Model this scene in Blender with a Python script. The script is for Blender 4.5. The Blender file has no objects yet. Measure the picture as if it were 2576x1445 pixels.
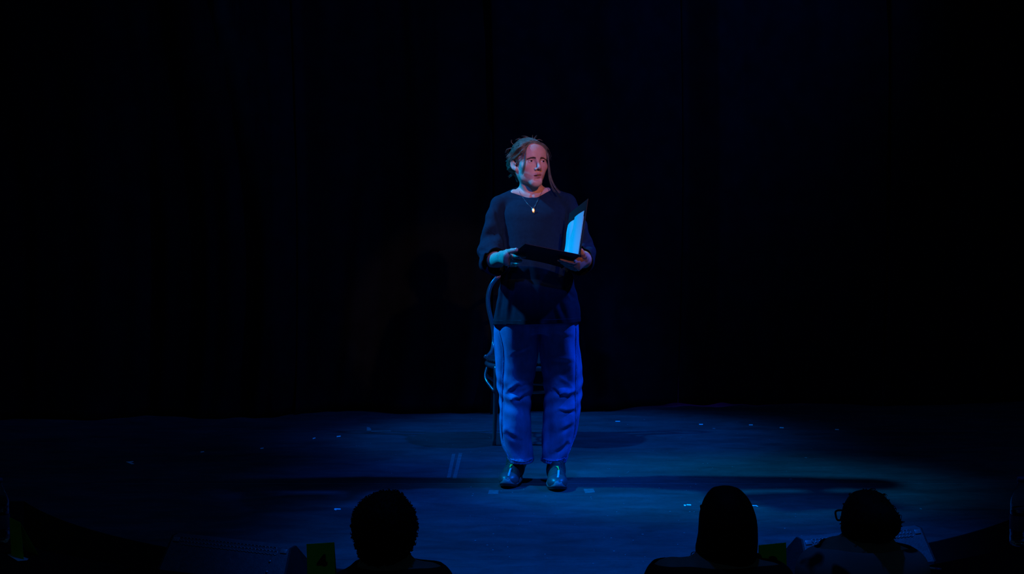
import bpy, bmesh, math, random
import numpy as np
from mathutils import Vector, Matrix

# ------------------------------------------------------------------ camera, world, lights, exposure
scn = bpy.context.scene
COL = scn.collection
FPX = 4300.0                      # focal length in pixels of a 2576 px wide frame
CAM = np.array([0.0, 0.0, 1.65])
PITCH = math.radians(5.08)
cd = bpy.data.cameras.new('camera'); cam = bpy.data.objects.new('camera', cd); COL.objects.link(cam)
cam.location = CAM; cam.rotation_euler = (math.pi/2 - PITCH, 0, 0)
cd.sensor_width = 36.0; cd.lens = 36.0*FPX/2576.0; cd.clip_start = 0.05; cd.clip_end = 100
scn.camera = cam
scn.view_settings.view_transform = 'Standard'; scn.view_settings.look = 'None'
scn.view_settings.gamma = 1.0; scn.view_settings.use_curve_mapping = False
scn.view_settings.exposure = 0.0

w = bpy.data.worlds.new('world'); scn.world = w; w.use_nodes = True
w.node_tree.nodes['Background'].inputs[0].default_value = (0.0012, 0.0036, 0.0060, 1)
w.node_tree.nodes['Background'].inputs[1].default_value = 1.2

def spot(name, loc, aim, col, power, ang, blend, radius):
    l = bpy.data.lights.new(name, 'SPOT'); l.color = col; l.energy = power
    l.spot_size = math.radians(ang); l.spot_blend = blend; l.shadow_soft_size = radius
    o = bpy.data.objects.new(name, l); COL.objects.link(o); o.location = loc
    o.rotation_euler = (Vector(aim)-Vector(loc)).to_track_quat('-Z', 'Y').to_euler()
    return o
# pairs of side lanterns in cyan and deep blue, blue front light, a tight warm front lantern, dim fills added for the drapes and the stage edges
spot('side_lantern_cyan', (-4.3, 8.05, 5.7), (0.08, 7.98, 0.85), (0.0, 0.37, 1.0), 3300, 14.5, 0.8, 0.16)
spot('side_lantern_cyan_rear', (-4.3, 9.5, 5.7), (0.05, 9.25, 0.3), (0.0, 0.22, 1.0), 1700, 18.5, 0.9, 0.12)
spot('side_lantern_blue', (4.9, 8.2, 5.7), (0.35, 7.98, 0.45), (0.0, 0.11, 1.0), 2300, 14, 0.9, 0.16)
spot('side_lantern_blue_rear', (4.9, 9.5, 5.7), (0.5, 9.25, 0.3), (0.0, 0.13, 1.0), 1800, 18.5, 0.9, 0.12)
spot('front_wash_steep', (0.4, 4.0, 6.8), (0.45, 6.6, 0.0), (0.0, 0.15, 1.0), 3500, 27, 1.0, 0.10)
spot('front_lantern_blue', (-0.6, 1.8, 4.4), (0.12, 8.0, 1.32), (0.0, 0.13, 1.0), 620, 9.0, 0.7, 0.06)
spot('front_lantern_warm', (1.73, 2.0, 3.62), (0.14, 8.0, 1.37), (1.0, 0.33, 0.17), 700, 7.6, 0.4, 0.05)
spot('added_drape_fill', (3.3, 7.8, 4.6), (0.6, 10.3, 2.5), (0.0, 0.13, 1.0), 300, 60, 1.0, 0.1)  # added fill, lifts the drapes and rakes across their folds
spot('added_stage_fill', (0.2, 4.0, 7.2), (0.2, 7.8, 0.0), (0.0, 0.16, 1.0), 160, 80, 1.0, 0.15)  # added wide fill that keeps floor fringes, stage edge and monitors visible
bl = bpy.data.lights.new('backstage_worklight', 'POINT'); bl.color = (0.1, 0.02, 1.0); bl.energy = 1.2; bl.shadow_soft_size = 0.05
blo = bpy.data.objects.new('backstage_worklight', bl); COL.objects.link(blo); blo.location = (1.25, 11.2, 0.5)

# ------------------------------------------------------------------ picture geometry: a pixel of the photo at a chosen depth or height
cp, sp = math.cos(PITCH), math.sin(PITCH)
FW = np.array([0, cp, -sp]); UP = np.array([0, sp, cp]); RT = np.array([1.0, 0, 0])
def ray(px, py): return FW + (px-1288.0)/FPX*RT - (py-722.5)/FPX*UP
def L(px, py, Y):
    r = ray(px, py); return CAM + r*(Y/r[1])
def G(px, py, z=0.0):
    r = ray(px, py); return CAM + r*((z-CAM[2])/r[2])
YP = 8.02                          # depth of the performer
def P(px, py, dy=0.0): return L(px, py, YP+dy)

# ------------------------------------------------------------------ object helpers
def finish(o, parent=None, mat=None, smooth=True):
    if mat is not None: o.data.materials.append(mat)
    if parent is not None: o.parent = parent
    if smooth and len(o.data.polygons):
        o.data.polygons.foreach_set('use_smooth', np.ones(len(o.data.polygons), dtype=bool))
    return o
def mesh_obj(name, V, F, mat=None, parent=None, smooth=True):
    me = bpy.data.meshes.new(name)
    me.from_pydata([tuple(map(float, v)) for v in V], [], [tuple(map(int, f)) for f in F])
    me.validate(); me.update()
    o = bpy.data.objects.new(name, me); COL.objects.link(o)
    return finish(o, parent, mat, smooth)
def fast_obj(name, V, Q, mat=None, parent=None, smooth=True):
    me = bpy.data.meshes.new(name); V = np.asarray(V, np.float32); Q = np.asarray(Q, np.int32)
    me.vertices.add(len(V)); me.vertices.foreach_set('co', V.ravel())
    me.loops.add(Q.size); me.loops.foreach_set('vertex_index', Q.ravel())
    me.polygons.add(len(Q)); me.polygons.foreach_set('loop_start', np.arange(0, Q.size, 4, dtype=np.int32))
    me.update(calc_edges=True); me.validate()
    o = bpy.data.objects.new(name, me); COL.objects.link(o)
    return finish(o, parent, mat, smooth)
def thing(name, label, cat, loc=(0, 0, 0), group=None):
    o = bpy.data.objects.new(name, None); COL.objects.link(o); o.location = loc
    o['label'] = label; o['category'] = cat
    if group: o['group'] = group
    o.empty_display_size = 0.05
    return o
def tag(o, label, cat, group=None):
    o['label'] = label; o['category'] = cat
    if group: o['group'] = group
    return o
def struct(o, label=None):
    o['kind'] = 'structure'
    if label: o['label'] = label
    return o
def keep(o, parent):               # child keeps its world position under a moved parent
    o.parent = parent
    o.matrix_parent_inverse = Matrix.Translation(-Vector(parent.location))
    return o
class MB:
    def __init__(s): s.V = []; s.F = []
    def add(s, V, F):
        n = len(s.V); s.V += [tuple(map(float, v)) for v in V]; s.F += [tuple(int(i)+n for i in f) for f in F]; return s
    def box(s, c, size, M=None, bev=0.0):
        bm = bmesh.new(); bmesh.ops.create_cube(bm, size=1.0)
        for v in bm.verts: v.co = Vector((v.co.x*size[0], v.co.y*size[1], v.co.z*size[2]))
        if bev > 0: bmesh.ops.bevel(bm, geom=bm.edges[:], offset=bev, segments=2, affect='EDGES', profile=0.5)
        bm.verts.index_update()
        V = [np.array(v.co) for v in bm.verts]
        if M is not None: V = [M @ v for v in V]
        s.add([v+np.asarray(c, float) for v in V], [[v.index for v in f.verts] for f in bm.faces]); bm.free(); return s
    def tube(s, pts, r, sides=8, closed=False, cap=True):
        pts = np.asarray(pts, float); n = len(pts); rr = np.ones(n)*r if np.isscalar(r) else np.asarray(r, float)
        T = np.zeros_like(pts)
        for i in range(n):
            a = pts[(i+1) % n] if (closed or i < n-1) else pts[i]; b = pts[i-1] if (closed or i > 0) else pts[i]
            T[i] = (a-b)/(np.linalg.norm(a-b)+1e-12)
        ref = np.array([0, 0, 1.0]) if abs(T[0][2]) < 0.9 else np.array([1.0, 0, 0])
        N = np.cross(T[0], ref); N /= np.linalg.norm(N)
        V = []; F = []
        for i in range(n):
            N = N-T[i]*N.dot(T[i]); N /= (np.linalg.norm(N)+1e-12); B = np.cross(T[i], N)
            for k in range(sides):
                a = 2*math.pi*k/sides; V.append(pts[i]+rr[i]*(math.cos(a)*N+math.sin(a)*B))
        for i in range(n if closed else n-1):
            j = (i+1) % n
            for k in range(sides):
                l = (k+1) % sides; F.append((i*sides+k, i*sides+l, j*sides+l, j*sides+k))
        if cap and not closed:
            F.append(tuple(range(sides))[::-1]); F.append(tuple((n-1)*sides+k for k in range(sides)))
        return s.add(V, F)
    def lathe(s, prof, seg=32, c=(0, 0, 0), axis=None):
        V = []; F = []; n = len(prof)
        for r, z in prof:
            for k in range(seg):
                a = 2*math.pi*k/seg; V.append(np.array([r*math.cos(a), r*math.sin(a), z]))
        for i in range(n-1):
            for k in range(seg):
                l = (k+1) % seg; F.append((i*seg+k, i*seg+l, (i+1)*seg+l, (i+1)*seg+k))
        if axis is not None: V = [axis @ v for v in V]
        return s.add([v+np.asarray(c, float) for v in V], F)
    def prism(s, poly, z0, z1):    # polygon in xy between two heights
        n = len(poly)
        V = [(x, y, z0) for x, y in poly]+[(x, y, z1) for x, y in poly]
        F = [tuple(range(n))[::-1], tuple(range(n, 2*n))]+[(i, (i+1) % n, n+(i+1) % n, n+i) for i in range(n)]
        return s.add(V, F)
    def build(s, name, mat=None, parent=None, smooth=True): return mesh_obj(name, s.V, s.F, mat, parent, smooth)
def edge_split(o, ang=35):
    m = o.modifiers.new('edges', 'EDGE_SPLIT'); m.split_angle = math.radians(ang); return o
def spline(pts, n):                # Catmull-Rom through points
    pts = np.asarray(pts, float); m = len(pts); Q = np.vstack([2*pts[0]-pts[1], pts, 2*pts[-1]-pts[-2]]); out = []
    for t in np.linspace(0, m-1, n):
        i = min(int(t), m-2); u = t-i; a, b, c, d = Q[i:i+4]
        out.append(0.5*((2*b)+(-a+c)*u+(2*a-5*b+4*c-d)*u*u+(-a+3*b-3*c+d)*u**3))
    return np.array(out)

# ------------------------------------------------------------------ materials (all procedural)
def mat(name, col, rough=0.6, metal=0.0, spec=0.5, coat=0.0, noise=0.0, nscale=20.0, bump=0.0, bscale=None,
        trans=0.0, ior=1.45, sheen=0.0, sss=0.0, stretch=None, emit=None, attr=None):
    m = bpy.data.materials.new(name); m.use_nodes = True; nt = m.node_tree; b = nt.nodes['Principled BSDF']
    b.inputs['Base Color'].default_value = (*col, 1); b.inputs['Roughness'].default_value = rough
    b.inputs['Metallic'].default_value = metal; b.inputs['Specular IOR Level'].default_value = spec
    b.inputs['Coat Weight'].default_value = coat; b.inputs['Transmission Weight'].default_value = trans
    b.inputs['IOR'].default_value = ior; b.inputs['Sheen Weight'].default_value = sheen
    if sss > 0:
        b.inputs['Subsurface Weight'].default_value = sss; b.inputs['Subsurface Radius'].default_value = (0.008, 0.004, 0.002)
        b.inputs['Subsurface Scale'].default_value = 0.5
    if emit: b.inputs['Emission Color'].default_value = (*emit[0], 1); b.inputs['Emission Strength'].default_value = emit[1]
    tc = nt.nodes.new('ShaderNodeTexCoord'); vec = tc.outputs['Object']
    if stretch:
        mp = nt.nodes.new('ShaderNodeMapping'); mp.inputs['Scale'].default_value = stretch
        nt.links.new(vec, mp.inputs[0]); vec = mp.outputs[0]
    src = None
    if attr:
        at = nt.nodes.new('ShaderNodeAttribute'); at.attribute_name = attr; src = at.outputs['Color']
        nt.links.new(src, b.inputs['Base Color'])
    if noise > 0:
        n = nt.nodes.new('ShaderNodeTexNoise'); n.inputs['Scale'].default_value = nscale; n.inputs['Detail'].default_value = 6
        nt.links.new(vec, n.inputs['Vector'])
        mr = nt.nodes.new('ShaderNodeMapRange'); mr.inputs['From Min'].default_value = 0.3; mr.inputs['From Max'].default_value = 0.7
        mr.inputs['To Min'].default_value = 1-noise; mr.inputs['To Max'].default_value = 1+noise
        nt.links.new(n.outputs['Fac'], mr.inputs['Value'])
        mx = nt.nodes.new('ShaderNodeMix'); mx.data_type = 'RGBA'; mx.blend_type = 'MULTIPLY'; mx.inputs[0].default_value = 1.0
        if src is not None: nt.links.new(src, mx.inputs[6])
        else: mx.inputs[6].default_value = (*col, 1)
        nt.links.new(mr.outputs[0], mx.inputs[7]); nt.links.new(mx.outputs[2], b.inputs['Base Color'])
    if bump > 0:
        n2 = nt.nodes.new('ShaderNodeTexNoise'); n2.inputs['Scale'].default_value = bscale or nscale; n2.inputs['Detail'].default_value = 4
        nt.links.new(vec, n2.inputs['Vector'])
        bp = nt.nodes.new('ShaderNodeBump'); bp.inputs['Strength'].default_value = bump; bp.inputs['Distance'].default_value = 0.004
        nt.links.new(n2.outputs['Fac'], bp.inputs['Height']); nt.links.new(bp.outputs[0], b.inputs['Normal'])
    return m

# ------------------------------------------------------------------ distance fields meshed with surface nets (bodies, clothes, hair masses)
def smin(a, b, k):
    h = np.maximum(k-np.abs(a-b), 0)/k; return np.minimum(a, b)-h*h*k*0.25
def ell(c, r, R=None):
    c = np.asarray(c, float); r = np.asarray(r, float)
    def f(p):
        q = p-c
        if R is not None: q = q @ R
        k0 = np.linalg.norm(q/r, axis=1); k1 = np.linalg.norm(q/(r*r), axis=1)+1e-9
        return k0*(k0-1)/k1
    return f, c, float(r.max())
def cone(a, b, ra, rb):
    a = np.asarray(a, float); b = np.asarray(b, float); ab = b-a; L2 = ab.dot(ab)+1e-12
    def f(p):
        t = np.clip((p-a) @ ab/L2, 0, 1); return np.linalg.norm(p-a-t[:, None]*ab, axis=1)-(ra+t*(rb-ra))
    return f, (a+b)/2, float(np.sqrt(L2)/2+max(ra, rb))
def loft(rows, n=2.3, wob=None):   # rows (z, cx, cy, half width, half depth), from low to high z
    rows = np.array(sorted(rows, key=lambda r: r[0]), float); z = np.linspace(rows[0, 0], rows[-1, 0], 240)
    tab = np.zeros((240, 4)); zz = rows[:, 0]
    for j in range(4):
        m = np.gradient(rows[:, j+1], zz); i = np.clip(np.searchsorted(zz, z)-1, 0, len(zz)-2); h = zz[i+1]-zz[i]; t = (z-zz[i])/h
        tab[:, j] = (2*t**3-3*t**2+1)*rows[i, j+1]+(t**3-2*t**2+t)*h*m[i]+(-2*t**3+3*t**2)*rows[i+1, j+1]+(t**3-t**2)*h*m[i+1]
    def f(p):
        cx, cy, a, b = (np.interp(p[:, 2], z, tab[:, j]) for j in range(4))
        dx = p[:, 0]-cx; dy = p[:, 1]-cy
        rho = (np.abs(dx/a)**n+np.abs(dy/b)**n)**(1/n)
        d = (rho-1)*np.minimum(a, b)
        if wob is not None: d = d+wob(p, np.arctan2(dx, -dy))
        return np.maximum(np.maximum(d, p[:, 2]-z[-1]), z[0]-p[:, 2])
    c = np.array([rows[:, 1].mean(), rows[:, 2].mean(), rows[:, 0].mean()])
    return f, c, float(np.sqrt(((zz[-1]-zz[0])/2)**2+rows[:, 3:].max()**2*2))
class SDF:
    def __init__(s): s.ops = []
    def add(s, prim, k=0.01): s.ops.append(('a', prim, k)); return s
    def sub(s, prim, k=0.005): s.ops.append(('s', prim, k)); return s
    def bend(s, fn): s.ops.append(('d', fn, 0)); return s
    def __call__(s, p, margin=0.05):
        d = np.full(len(p), 0.5)
        for op, prim, k in s.ops:
            if op == 'd': d = d+prim(p); continue
            f, c, R = prim; i = np.nonzero(((p-c)**2).sum(1) < (R+k+margin)**2)[0]
            if len(i) == 0: continue
            v = f(p[i]); k = max(k, 1e-5)
            d[i] = smin(d[i], v, k) if op == 'a' else -smin(-d[i], v, k)
        return d
CO = [(0,0,0),(1,0,0),(0,1,0),(1,1,0),(0,0,1),(1,0,1),(0,1,1),(1,1,1)]
ED = [(0,1),(2,3),(4,5),(6,7),(0,2),(1,3),(4,6),(5,7),(0,4),(1,5),(2,6),(3,7)]
def nets(f, lo, hi, h, B=8):
    lo = np.asarray(lo, float); hi = np.asarray(hi, float); nb = np.maximum(np.ceil((hi-lo)/(B*h)).astype(int), 1)
    bi = np.stack(np.meshgrid(*[np.arange(k) for k in nb], indexing='ij'), -1).reshape(-1, 3)
    d = f(lo+(bi+0.5)*B*h); bi = bi[np.abs(d) < B*h*0.87*1.7]
    n = B+1; loc = np.stack(np.meshgrid(*[np.arange(n)]*3, indexing='ij'), -1).reshape(-1, 3)
    gi = bi[:, None, :]*B+loc[None]
    V = np.concatenate([f(lo+g.reshape(-1, 3)*h) for g in np.array_split(gi, max(1, len(gi)//400))]).reshape(-1, n, n, n)
    S = V < 0
    cnt = sum(S[:, c[0]:B+c[0], c[1]:B+c[1], c[2]:B+c[2]].astype(np.int8) for c in CO)
    b, i, j, k = np.nonzero((cnt > 0) & (cnt < 8))
    cv = np.stack([V[b, i+c[0], j+c[1], k+c[2]] for c in CO], 1); CC = np.array(CO, float)
    acc = np.zeros((len(b), 3)); num = np.zeros(len(b))
    for x, y in ED:
        va, vb = cv[:, x], cv[:, y]; cr = (va < 0) != (vb < 0); t = np.where(cr, va/np.where(cr, va-vb, 1), 0)
        acc += np.where(cr[:, None], CC[x]+t[:, None]*(CC[y]-CC[x]), 0); num += cr
    g = bi[b]*B+np.stack([i, j, k], 1); pos = lo+(g+acc/num[:, None])*h
    NN = nb*B+2; key = lambda q: ((q[:, 0]+1)*NN[1]+q[:, 1]+1)*NN[2]+q[:, 2]+1
    kk = key(g); od = np.argsort(kk); kk = kk[od]; pos = pos[od]
    Q = []
    for ax in range(3):
        e = [slice(0, B)]*3; e2 = list(e); e2[ax] = slice(1, B+1)
        s0 = S[:, e[0], e[1], e[2]]; s1 = S[:, e2[0], e2[1], e2[2]]
        b, i, j, k = np.nonzero(s0 != s1); g = bi[b]*B+np.stack([i, j, k], 1); out = s0[b, i, j, k]
        u, v = (ax+1) % 3, (ax+2) % 3; cs = []
        for du, dv in ((-1, -1), (0, -1), (0, 0), (-1, 0)):
            q = g.copy(); q[:, u] += du; q[:, v] += dv; cs.append(key(q))
        ix = [np.clip(np.searchsorted(kk, c), 0, len(kk)-1) for c in cs]
        ok = np.all([kk[a] == c for a, c in zip(ix, cs)], axis=0)
        q = np.stack(ix, 1); q = np.where(out[:, None], q, q[:, ::-1]); Q.append(q[ok])
    return pos, np.concatenate(Q)
def trace(f, px, py, y0=7.2, y1=9.4):
    r = ray(px, py); t = y0/r[1]
    for _ in range(90):
        p = CAM+r*t; d = f(p[None])[0]
        if d < 0.0008: return p
        t += max(min(d*0.7, 0.06), 0.0005)
        if p[1] > y1: return None
    return p if d < 0.003 else None
def cut(o, co, no, sel=None):      # drop everything on the side the normal points to
    bm = bmesh.new(); bm.from_mesh(o.data)
    fs = bm.faces[:] if sel is None else None
    if sel is not None:
        cs = np.array([f.calc_center_median()[:] for f in bm.faces]); m = sel(cs); fs = [f for f, a in zip(bm.faces[:], m) if a]
    vs = {v for f in fs for v in f.verts}; es = {e for f in fs for e in f.edges}
    bmesh.ops.bisect_plane(bm, geom=list(vs)+list(es)+fs, dist=1e-6, plane_co=Vector(co), plane_no=Vector(no).normalized(), clear_outer=sel is None)
    if sel is not None:
        cs = np.array([f.calc_center_median()[:] for f in bm.faces]); m = sel(cs) & (((cs-np.asarray(co)) @ np.asarray(no)) > 0)
        bmesh.ops.delete(bm, geom=[f for f, a in zip(bm.faces[:], m) if a], context='FACES')
    bm.to_mesh(o.data); bm.free(); o.data.update(); return o
def solidify(o, t):
    m = o.modifiers.new('thick', 'SOLIDIFY'); m.thickness = t; m.offset = -1; return o
def nrm(v): v = np.asarray(v, float); return v/np.linalg.norm(v)
rng = np.random.default_rng(7); random.seed(7)

# ------------------------------------------------------------------ the setting: thrust stage, vinyl floor, hall floor, drapes
M_hall = mat('hall_floor', (0.010, 0.011, 0.013), 0.7, noise=0.3, nscale=6)
M_edge = mat('stage_paint', (0.006, 0.006, 0.007), 0.75, noise=0.2, nscale=15)
def vinyl(name, base):
    m = bpy.data.materials.new(name); m.use_nodes = True; nt = m.node_tree; b = nt.nodes['Principled BSDF']
    tc = nt.nodes.new('ShaderNodeTexCoord')
    def noise(scale, st, det=8, rough=0.6):
        mp = nt.nodes.new('ShaderNodeMapping'); mp.inputs['Scale'].default_value = st; nt.links.new(tc.outputs['Object'], mp.inputs[0])
        n = nt.nodes.new('ShaderNodeTexNoise'); n.inputs['Scale'].default_value = scale; n.inputs['Detail'].default_value = det
        n.inputs['Roughness'].default_value = rough; n.inputs['Distortion'].default_value = 0.6
        nt.links.new(mp.outputs[0], n.inputs['Vector']); return n.outputs['Fac']
    def rangem(v, a, b_, c, d):
        r = nt.nodes.new('ShaderNodeMapRange'); r.inputs[1].default_value = a; r.inputs[2].default_value = b_
        r.inputs[3].default_value = c; r.inputs[4].default_value = d; nt.links.new(v, r.inputs[0]); return r.outputs[0]
    def mul(a, b_):
        r = nt.nodes.new('ShaderNodeMath'); r.operation = 'MULTIPLY'; nt.links.new(a, r.inputs[0]); nt.links.new(b_, r.inputs[1]); return r.outputs[0]
    streak = rangem(noise(4.2, (1.0, 2.2, 1.0)), 0.30, 0.72, 0.68, 1.34)      # mop and scuff streaks
    patch = rangem(noise(1.1, (0.8, 2.2, 1.0), 3), 0.32, 0.66, 0.8, 1.18)
    fine = rangem(noise(30, (1.0, 2.5, 1.0), 3), 0.3, 0.7, 0.9, 1.1)
    fac = mul(mul(streak, patch), fine)
    mx = nt.nodes.new('ShaderNodeMix'); mx.data_type = 'RGBA'; mx.blend_type = 'MULTIPLY'; mx.inputs[0].default_value = 1
    mx.inputs[6].default_value = (*base, 1); nt.links.new(fac, mx.inputs[7])
    # scratches: stretched thin noise lines
    sc = rangem(noise(9, (0.35, 4.5, 1.0), 2, 0.4), 0.70, 0.74, 0.0, 1.0)
    mx2 = nt.nodes.new('ShaderNodeMix'); mx2.data_type = 'RGBA'; nt.links.new(mul(sc, rangem(noise(40, (1, 1, 1), 2), 0.5, 0.7, 0, 0.5)), mx2.inputs[0])
    nt.links.new(mx.outputs[2], mx2.inputs[6]); mx2.inputs[7].default_value = (0.13, 0.13, 0.13, 1)
    nt.links.new(mx2.outputs[2], b.inputs['Base Color'])
    nt.links.new(rangem(noise(4, (0.6, 3, 1)), 0.3, 0.7, 0.5, 0.72), b.inputs['Roughness'])
    b.inputs['Specular IOR Level'].default_value = 0.25
    bp = nt.nodes.new('ShaderNodeBump'); bp.inputs['Strength'].default_value = 0.25; bp.inputs['Distance'].default_value = 0.01
    nt.links.new(noise(2.2, (0.7, 2.6, 1), 5), bp.inputs['Height']); nt.links.new(bp.outputs[0], b.inputs['Normal'])
    return m
M_vinyl = vinyl('dance_vinyl', (0.048, 0.050, 0.056))

SC = np.array([0.10, 8.98]); SR = 2.68
a0 = math.asin((8.98-7.62)/SR)
outl = [(-6.5, 13.0), (-6.5, 7.62)]+[(SC[0]+SR*math.cos(t), SC[1]+SR*math.sin(t)) for t in np.linspace(math.pi+a0, 2*math.pi-a0, 72)]+[(6.5, 7.62), (6.5, 13.0)]
def clip_y(poly, y, keep_above):
    out = []
    for i in range(len(poly)):
        a, b = poly[i-1], poly[i]; ina = (a[1] >= y) == keep_above; inb = (b[1] >= y) == keep_above
        if ina != inb:
            t = (y-a[1])/(b[1]-a[1]); out.append((a[0]+t*(b[0]-a[0]), y))
        if inb: out.append(b)
    return out
floor = struct(edge_split(MB().prism(outl, -0.35, -0.004).build('floor', M_edge)))
seams = [6.55, 8.003, 9.455, 10.91]
bounds = [0]+seams+[13.1]
for y0, y1 in zip(bounds[:-1], bounds[1:]):
    pl = clip_y(clip_y(outl, y0+0.0012, True), y1-0.0012, False)
    o = MB().prism(pl, -0.0035, 0.0).build('vinyl_strip', M_vinyl, floor, smooth=False)
M_seam = mat('clear_seam_tape', (0.085, 0.09, 0.10), 0.4, spec=0.4, noise=0.35, nscale=18)
for y in seams[1:3]:               # clear tape over the joints between the rolls
    o = MB().box((0.3, y, 0.0002), (4.6, 0.012, 0.0004)).build('seam_tape', M_seam, floor, smooth=False)
struct(MB().box((0, 4.0, -0.37), (14, 19, 0.04)).build('floor', M_hall, None, False), 'dark hall floor in front of the stage')
step = [(SC[0]+(SR-0.01)*math.cos(t), SC[1]+(SR-0.01)*math.sin(t)) for t in np.linspace(math.pi+a0, 2*math.pi-a0, 60)]
step = step[::-1]+[(SC[0]+(SR+0.42)*math.cos(t), SC[1]+(SR+0.42)*math.sin(t)) for t in np.linspace(math.pi+a0, 2*math.pi-a0, 60)]
struct(edge_split(MB().prism(step[::-1], -0.35, -0.18).build('trim_1', M_edge)), 'low black step around the curved stage front')
struct(MB().box((0, 12.9, 1.9), (13, 0.1, 4.5)).build('wall_back', M_edge, None, False), 'black back wall behind the drapes')

M_drape = mat('black_serge', (0.0035, 0.0075, 0.009), 0.95, spec=0.05, noise=0.25, nscale=9, bump=0.3, bscale=400)
hem_px = [(-700, 1062), (-300, 1060), (0, 1058), (250, 1057), (386, 1047), (520, 1051), (685, 1052), (766, 1039), (950, 1039), (1100, 1043), (1250, 1042),
          (1400, 1036), (1530, 1034), (1650, 1025), (1720, 1021), (1800, 1026), (1860, 1021), (2000, 1020), (2150, 1023), (2240, 1026), (2400, 1018), (2600, 1012), (2900, 1006), (3300, 1000)]
hem = np.array([G(x, y)[:2] for x, y in hem_px]); hpx = np.array([x for x, _ in hem_px], float)
def fold_field(px, seed):          # uneven pleats, a function of the position along the drape
    r = np.random.default_rng(seed); s = np.zeros_like(px)
    c = px.min()
    while c < px.max()+80:
        wd = r.uniform(28, 75); am = r.uniform(0.018, 0.065)
        s += am*np.exp(-((px-c)/wd)**2*2.2)*r.choice([1, 1, 0.5]); c += wd*r.uniform(0.9, 1.7)
    return s
def drape(x0, x1, seed, label, lift=None, zt=4.0, dy=0.0):
    n = int((x1-x0)/5); px = np.linspace(x0, x1, n); X = np.interp(px, hpx, hem[:, 0]); Y = np.interp(px, hpx, hem[:, 1])
    ff = fold_field(px, seed); ff2 = fold_field(px, seed+50); V = []; F = []; zs = np.concatenate([np.linspace(0, 0.5, 9), np.linspace(0.7, zt, 14)])
    for zi, z in enumerate(zs):
        u = z/zt; lean = 0.03*math.sin(seed+2*z)
        for i in range(n):
            k = min(n-1, max(0, int(i+(18*math.sin(seed)*z+6*math.sin(z*1.7+seed)))))
            f = ff[k]*(1-0.45*u)+0.5*ff2[i]*u
            b = 0.05*math.exp(-z*9)*(0.6+0.6*math.sin(px[i]*0.021+seed))     # cloth breaking on the floor
            zl = 0.006+(lift(px[i]) if (lift and zi == 0) else 0)
            V.append((X[i]+0.02*math.sin(z*1.3), Y[i]+0.06+dy-f-b+0.0*lean, z+zl if zi == 0 else z))
    for a in range(len(zs)-1):
        for i in range(n-1): F.append((a*n+i, a*n+i+1, (a+1)*n+i+1, (a+1)*n+i))
    o = mesh_obj('stage_drape', V, F, M_drape); solidify(o, 0.004)
    return tag(o, label, 'curtain', 'black stage drapes')
lift = lambda x: 0.016*math.exp(-((x-1697)/26)**2)+0.016*math.exp(-((x-1815)/22)**2)
drape(-650, 741, 3, 'black stage drape at the far left, hanging in the darkest part')
drape(744, 1231, 5, 'black stage drape with soft folds left of the performer', dy=0.02)
drape(1234, 1704, 8, 'black stage drape directly behind the performer and chair', lift, dy=0.0)
drape(1707, 2222, 11, 'black stage drape right of the performer, blue light under its hem', lift, dy=0.03)
drape(2225, 3250, 14, 'black stage drape at the far right edge of the stage')

# ------------------------------------------------------------------ tape marks and scuffs stuck to the floor
M_tape = mat('white_gaffer_tape', (0.9, 0.92, 0.93), 0.6, noise=0.12, nscale=60)
M_clear = mat('worn_clear_tape', (0.115, 0.12, 0.13), 0.5, noise=0.3, nscale=40)
M_flap = mat('grey_tape', (0.17, 0.18, 0.2), 0.5, noise=0.2, nscale=40)
def floor_poly(name, pts, m, label, th=0.0007, cat='tape'):
    q = [G(x, y)[:2] for x, y in pts]
    a = sum(q[i-1][0]*q[i][1]-q[i][0]*q[i-1][1] for i in range(len(q)))
    if a < 0: q = q[::-1]
    o = MB().prism([tuple(v) for v in q], 0.0004, 0.0004+th).build(name, m, None, False)
    return tag(o, label, cat, 'tape marks on the stage floor')
def dash(cx, cy, wpx, hpx_, slope, label, m=None):
    a, b = wpx/2, hpx_/2
    floor_poly('tape_mark', [(cx-a, cy+b+slope*a), (cx+a, cy+b-slope*a), (cx+a, cy-b-slope*a), (cx-a, cy-b+slope*a)], m or M_tape, label)
dash(790, 1103.5, 7, 2.4, 0.25, 'small white tape dash, second of the left-hand row counted from the performer')
dash(852, 1098.8, 10, 2.6, 0.12, 'bright white tape dash, nearest the performer in the left-hand row')
dash(659, 1128.8, 8, 2.2, 0.15, 'faint white tape dash in mid stage left of the picture')
dash(509, 1137.8, 9, 2.2, 0.12, 'faint white tape dash nearest the arrow-shaped tape')
floor_poly('tape_arrow', [(316.5, 1163), (335, 1161.2), (336, 1163), (329, 1164.2), (338, 1168), (331, 1168.8)], M_tape, 'white arrow-shaped tape mark alone at far left of the stage')
floor_poly('tape_mark', [(840.5, 1281), (843, 1279.8), (857, 1280.6), (857, 1283.2), (847, 1283.4), (845, 1285), (841, 1284.2)], M_tape, 'bright white tape mark with a blob, left of the curly-haired spectator')
dash(1763.5, 1068.6, 9.5, 2.2, 0.0, 'bright white tape dash at the back, leftmost of three in a row')
dash(1889, 1070, 9.5, 2.2, 0.0, 'bright white tape dash at the back, middle of three in a row')
dash(1966.5, 1077, 10, 2.2, -0.05, 'bright white tape dash at the back, rightmost of three in a row')
dash(2105.5, 1081.6, 9.5, 2.0, -0.05, 'dim white tape dash alone far back on the right')
dash(1521.5, 1034.6, 8, 1.6, 0.05, 'white tape dash touching the hem of the drape behind the performer')
dash(1554, 1061, 12, 1.6, 0.0, 'dim white tape dash behind the performer on the right')
dash(1796, 1079.2, 7, 1.6, 0.0, 'tiny dim tape dash just in front of the bright back row', M_flap)
dash(2027.5, 1152.4, 6, 1.6, 0.0, 'tiny blue-lit tape fleck mid stage on the right', M_flap)
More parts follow.
